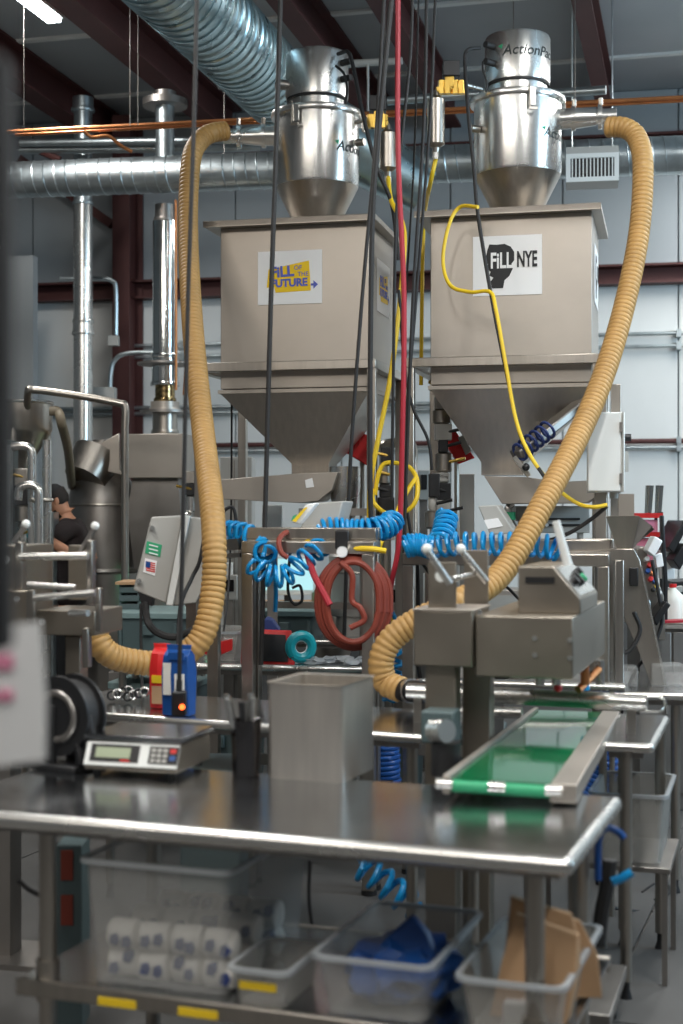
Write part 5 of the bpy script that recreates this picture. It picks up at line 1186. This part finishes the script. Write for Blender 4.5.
for i,py in enumerate((520,538,556,574)):
    G().box(at(22,0,9.6).x, at(52,0,9.6).x, 9.6, 9.8, at(0,py,9.6).z-.01, at(0,py,9.6).z).build('shelf', M['galv'], t)
for px in (22,51): G().box(at(px,0,9.6).x, at(px,0,9.6).x+.015, 9.6, 9.8, 0, at(0,512,9.6).z).build('upright', M['galv'], t)
for i,py in enumerate((520,538,556)):
    for k in range(3):
        p = at(28+k*9,py,9.7); o = one('small_bottle', G().lathe((p.x,9.7,at(0,py,9.6).z+.001), [(.024,0),(.024,.05),(.010,.07),(.010,.085)], 12), M[['paper','cyan','grey'][(i+k)%3]], '%s bottle on the %s shelf of the bottle rack' % (['left','middle','right'][k], ['top','middle','lower'][i]), 'bottle', 'small bottles in the rack left of the worker')

# ================================================================ WORKER
D = 9.9
pz = 0

def skin(name, nodes, edges, m, parent, sub=2):
    me = bpy.data.meshes.new(name); inv = parent.matrix_basis.inverted()
    me.from_pydata([tuple(inv @ Vector(p[:3])) for p in nodes], edges, []); me.update()
    o = bpy.data.objects.new(name, me); C.objects.link(o); o.parent = parent
    s = o.modifiers.new('skin', 'SKIN'); s.use_smooth_shade = True
    for i, v in enumerate(me.skin_vertices[0].data):
        r = nodes[i][3]; v.radius = r if isinstance(r, tuple) else (r, r); v.use_root = (i == 0)
    u = o.modifiers.new('sub', 'SUBSURF'); u.levels = sub; u.render_levels = sub
    me.materials.append(m); return o
bx = at(66,0,D).x
person = thing('person', 'worker in dark brown t-shirt and black cap, head bent, behind the left filling head', 'person', (bx, D, pz))
def N(px, py, dy, r): p = at(px, py, D+dy); return (p.x, p.y, p.z, r)
hip = N(66,612,0,(.12,.10))
nodes = [hip, N(67,580,0,.11), N(69,550,0,(.12,.13)), N(71,531,0,(.09,.10)), N(66,518,0,.058), N(62,511,-.0,.06),   # 0-5 torso, neck
  N(71,527,-.15,.045), N(53,543,-.24,.047), N(64,550,-.26,.038), N(75,554,-.27,.028),                      # 6-9 near arm: shoulder, elbow, forearm, wrist
  N(67,527,.14,.045), N(58,555,.20,.046), N(54,590,.22,.037), N(53,622,.20,.028)]                            # 10-13 far arm
ed = [(0,1),(1,2),(2,3),(3,4),(4,5),(3,6),(6,7),(7,8),(8,9),(3,10),(10,11),(11,12),(12,13)]
lx0 = bx
legs = [(bx,D-.09,hip[2]-.10,.095),(bx-.02,D-.11,pz+.48,.062),(bx+.01,D-.11,pz+.09,.042),(bx-.13,D-.12,pz+.04,.038),
        (bx,D+.09,hip[2]-.10,.095),(bx-.01,D+.12,pz+.48,.062),(bx+.03,D+.12,pz+.09,.042),(bx-.11,D+.13,pz+.04,.038)]
nb = len(nodes); nodes += legs
ed += [(0,nb),(nb,nb+1),(nb+1,nb+2),(nb+2,nb+3),(0,nb+4),(nb+4,nb+5),(nb+5,nb+6),(nb+6,nb+7)]
body = skin('body', nodes, ed, M['skin'], person)
# hands
def hand(wr, dr, dn, nm='hand'):
    wr = Vector(wr); dr = Vector(dr).normalized(); dn = Vector(dn).normalized(); sd = dr.cross(dn).normalized()
    nds = [(*(wr-dr*.01),.026),(*(wr+dr*.045),(.034,.022)),(*(wr+dr*.08),(.036,.018))]; e = [(0,1),(1,2)]
    h = skin(nm, nds, e, M['skin'], person)
    for i,(o,l) in enumerate(((-.028,.068),(-.010,.078),(.010,.074),(.027,.058))):
        b = wr+dr*.075+sd*o; f = [(*b,.010),(*(b+dr*l*.4-dn*.004),.0095),(*(b+dr*l*.75-dn*.016),.0085),(*(b+dr*l-dn*.032),.0075)]
        skin('finger', f, [(0,1),(1,2),(2,3)], M['skin'], person, 1)
    b = wr+dr*.03-sd*.028; skin('thumb', [(*b,.012),(*(b-sd*.025+dr*.022-dn*.01),.010),(*(b-sd*.03+dr*.055-dn*.02),.008)], [(0,1),(1,2)], M['skin'], person, 1)
hand(nodes[9][:3], (1,-.15,-.2), (0,-1,.2)); hand(nodes[13][:3], (-.15,0,-1), (-1,0,.1))
# head, tilted forwards (facing left and down)
hc = at(56,502,D); tilt = math.radians(42)
fw = Vector((-math.cos(tilt),-.15,-math.sin(tilt))).normalized(); sdv = Vector((0,1,0)); upv = sdv.cross(fw).normalized()
if upv.z < 0: upv = -upv
sdv = fw.cross(upv)
def hp(a,b,c): return hc+fw*a+sdv*b+upv*c
g = G(); prof = [(-.115,.045,.05,-.02),(-.095,.06,.058,.015),(-.06,.066,.07,.012),(-.02,.072,.085,.008),(.03,.076,.095,0),(.07,.07,.088,-.004),(.10,.05,.065,-.006),(.118,.02,.03,-.006)]
rings = []
for (c_, ry, rx, off) in prof:
    rings.append([hp(off+rx*math.cos(a), ry*math.sin(a), c_) for a in [2*math.pi*k/20 for k in range(20)]])
g.loft(rings); hd = g.build('head', M['skin'], person, sharp=80)
g = G(); g.loft([[hp(.082,-.010,-.015),hp(.082,.010,-.015),hp(.115,.014,-.035),hp(.115,-.014,-.035)],[hp(.085,-.007,.02),hp(.085,.007,.02),hp(.095,.006,.02),hp(.095,-.006,.02)]]); g.build('nose', M['skin'], hd, .003)
for s in (-1,1):
    G().ball(hp(.078,s*.03,.005), .011).build('eye', M['paper'], hd); G().ball(hp(.087,s*.03,.004), .005).build('pupil', M['black'], hd)
    G().ball(hp(-.005,s*.075,-.01), .018,.010,.028).build('ear', M['skin'], hd)
    G().bar(hp(.088,s*.015,.025), hp(.085,s*.045,.027), .008).build('eyebrow', M['hair'], hd)
G().bar(hp(.082,-.022,-.062), hp(.082,.022,-.062), .010).build('mouth', mat('lips', (.40,.14,.11), 0, .5), hd)
# hair, beard, cap
g = G(); g.loft([[hp(-.012+rx*math.cos(a), ry*math.sin(a), c_) for a in [math.radians(75)+math.radians(210)*k/12 for k in range(13)]] for c_,ry,rx in ((-.05,.06,.06),(-.02,.078,.088),(.05,.082,.10))], (True,True)); g.build('hair', M['hair'], person)
g = G(); g.loft([[hp(.015+rx*math.cos(a), ry*math.sin(a), c_) for a in [math.radians(-70)+math.radians(140)*k/10 for k in range(11)]] for c_,ry,rx in ((-.14,.04,.04),(-.11,.062,.062),(-.07,.068,.074),(-.045,.068,.074))], (True,True)); g.build('beard', M['hair'], person)
g = G(); g.loft([[hp(rx*math.cos(a)-.002, ry*math.sin(a), c_) for a in [2*math.pi*k/20 for k in range(20)]] for c_,ry,rx in ((.03,.082,.102),(.06,.082,.10),(.095,.072,.086),(.12,.045,.055),(.128,.012,.015))]); cap = g.build('cap', M['cap'], person)
g = G(); g.loft([[hp(x,-w_,.032) if k==0 else hp(x,w_,.032) if k==1 else hp(x,w_,.042) if k==2 else hp(x,-w_,.042) for k in range(4)] for x,w_ in ((.07,.07),(.12,.068),(.165,.045))]); g.build('visor', M['cap'], cap, .004)
# clothes
sh = [hip[:3]+((.20,.17),), nodes[1][:3]+(.19,), nodes[2][:3]+((.19,.20),), nodes[3][:3]+((.165,.20),), N(68,522,0,.095), nodes[6][:3]+(.078,), N(60,533,-.21,.070), N(54,542,-.235,.066), nodes[10][:3]+(.076,), N(62,538,.18,.068), N(60,548,.19,.064)]
skin('shirt', sh, [(0,1),(1,2),(2,3),(3,4),(3,5),(5,6),(6,7),(3,8),(8,9),(9,10)], M['shirt'], person)
tr = [(hip[0],hip[1],hip[2]-.02,(.20,.16))]+[(a,b,c_,r+.035) for a,b,c_,r in legs[:3]]+[(a,b,c_,r+.035) for a,b,c_,r in legs[4:7]]
skin('trousers', tr, [(0,1),(1,2),(2,3),(0,4),(4,5),(5,6)], M['cap'], person)
for s in (3,7):
    p = legs[s]; G().loft([rrect(Fr((p[0]+.08,p[1],pz),180),-.07,.18,-.045,.045,z,.03) for z in (.0,.05)]+[rrect(Fr((p[0]+.08,p[1],pz),180),-.06,.05,-.04,.04,.10,.03)]).build('shoe', M['black'], person)

# big dark bins under the tables, and more equipment seen through the gaps
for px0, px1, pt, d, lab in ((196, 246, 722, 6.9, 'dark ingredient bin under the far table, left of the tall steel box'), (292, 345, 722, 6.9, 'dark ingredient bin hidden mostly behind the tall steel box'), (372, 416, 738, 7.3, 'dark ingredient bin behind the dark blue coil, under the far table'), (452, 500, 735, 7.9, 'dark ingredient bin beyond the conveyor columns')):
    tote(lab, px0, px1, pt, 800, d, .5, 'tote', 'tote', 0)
struct('dark_band_back', G().box(-9, 8, -.02, -.005, 0, .75, WF), M['concrete'])  # added dark band so the wall foot reads dark between the tables
def gadget(name, label, cat, px, py0, py1, hw, d, dep, m, zs=0, extra=None):
    c = at(px, py1, d); t = thing(name, label, cat, (c.x, d, 0))
    x0 = at(px-hw,0,d).x; x1 = at(px+hw,0,d).x; z1 = at(0,py0,d).z; z0 = at(0,py1,d).z
    G().box(x0, x1, d, d+dep, z0, z1).build('case', M[m], t, .006)
    w_ = min(.03, (x1-x0)/3); G().box((x0+x1)/2-w_, (x0+x1)/2+w_, d+dep*.3, d+dep*.6, 0, z0).build('post', M['dark'], t)
    G().box(x0-.02, x1+.02, d, d+dep, 0, .015).build('base', M['dark'], t)
    if extra: G().box(x0+.02, x1-.02, d-.008, d, z0+(z1-z0)*.35, z1-.03).build('front_panel', M[extra], t)
    return t
gadget('instrument_box', 'small pale instrument box seen between the red hose and the right stand', 'instrument', 424, 470, 500, 6, 9.2, .15, 'grey', 0, 'black')
gadget('instrument_box', 'pale instrument box with dark face low behind the kettle', 'instrument', 392, 585, 612, 8, 9.4, .2, 'satin', 0, 'screen')
gadget('touch_screen', 'dark touch screen behind the left machine stand near the blue coils', 'screen', 228, 575, 600, 9, 9.0, .06, 'grey', 0, 'screen')
gadget('steam_unit', 'steel unit with a slot under the right machine stand', 'machine', 500, 590, 640, 26, 7.7, .3, 'sheet', 0, 'grey')
gadget('steam_unit', 'pale steel unit standing behind the valves right of the red hose', 'machine', 440, 575, 640, 14, 8.4, .3, 'satin', 0, 'dark')
gadget('wall_box', 'white box on a post behind the feeder tray of the left hopper', 'box', 272, 505, 530, 10, 8.3, .12, 'white', 0, None)
cable('black cable draped across the back of the right stand', [(420,560,7.0),(440,585,7.2),(470,592,7.3),(500,584,7.3),(520,600,7.3)], .008)
cable('twin black cables hanging beside the left leg of the right stand', [(417,556,6.7),(418,600,6.8),(417,650,6.8),(422,690,6.8)], .010)
cable('black cable running down beside the slanting chute', [(652,560,7.5),(658,590,7.5),(662,620,7.5),(655,650,7.5),(660,690,7.6)], .010)
for i, (pts, m, lab) in enumerate([([(655,556),(662,553),(664,566),(657,568)], 'paper', 'small white card clipped above the console buttons'), ([(668,588),(683,586),(683,592),(668,594)], 'grey', 'grey tray edge above the milk jug at the right edge'), ([(641,598),(650,600),(652,612),(643,612)], 'galv', 'grey actuator on the console below its buttons'), ([(676,600),(690,600),(690,622),(676,622)], 'milk', 'cream carton behind the milk jug at the right edge')]):
    slab(['paper_card','tray_edge','console_actuator','milk_carton'][i], lab, 'equipment' if i != 3 else 'carton', pts, [7.55,8.6,7.5,8.25][i], .06, m, .003)
# stock clutter beyond the right stand (small, seen through gaps)
R_ = random.Random(31)
for i,(px,py,w_,h,m,lab) in enumerate([(470,640,.05,.16,'paper','white bottle on the right table behind the filling head columns'),(520,640,.06,.1,'grey','grey tub on the right table behind the filling head'),(500,640,.05,.13,'black','black canister on the right table behind the filling head'),(598,640,.05,.2,'steel','steel canister on the right table below the nozzles')]):
    p = at(px,0,6.75); one('canister', G().lathe((p.x,6.75,.89), [(w_*.8,0),(w_,.01),(w_,h*.85),(w_*.5,h)], 20), M[m], lab, 'canister')
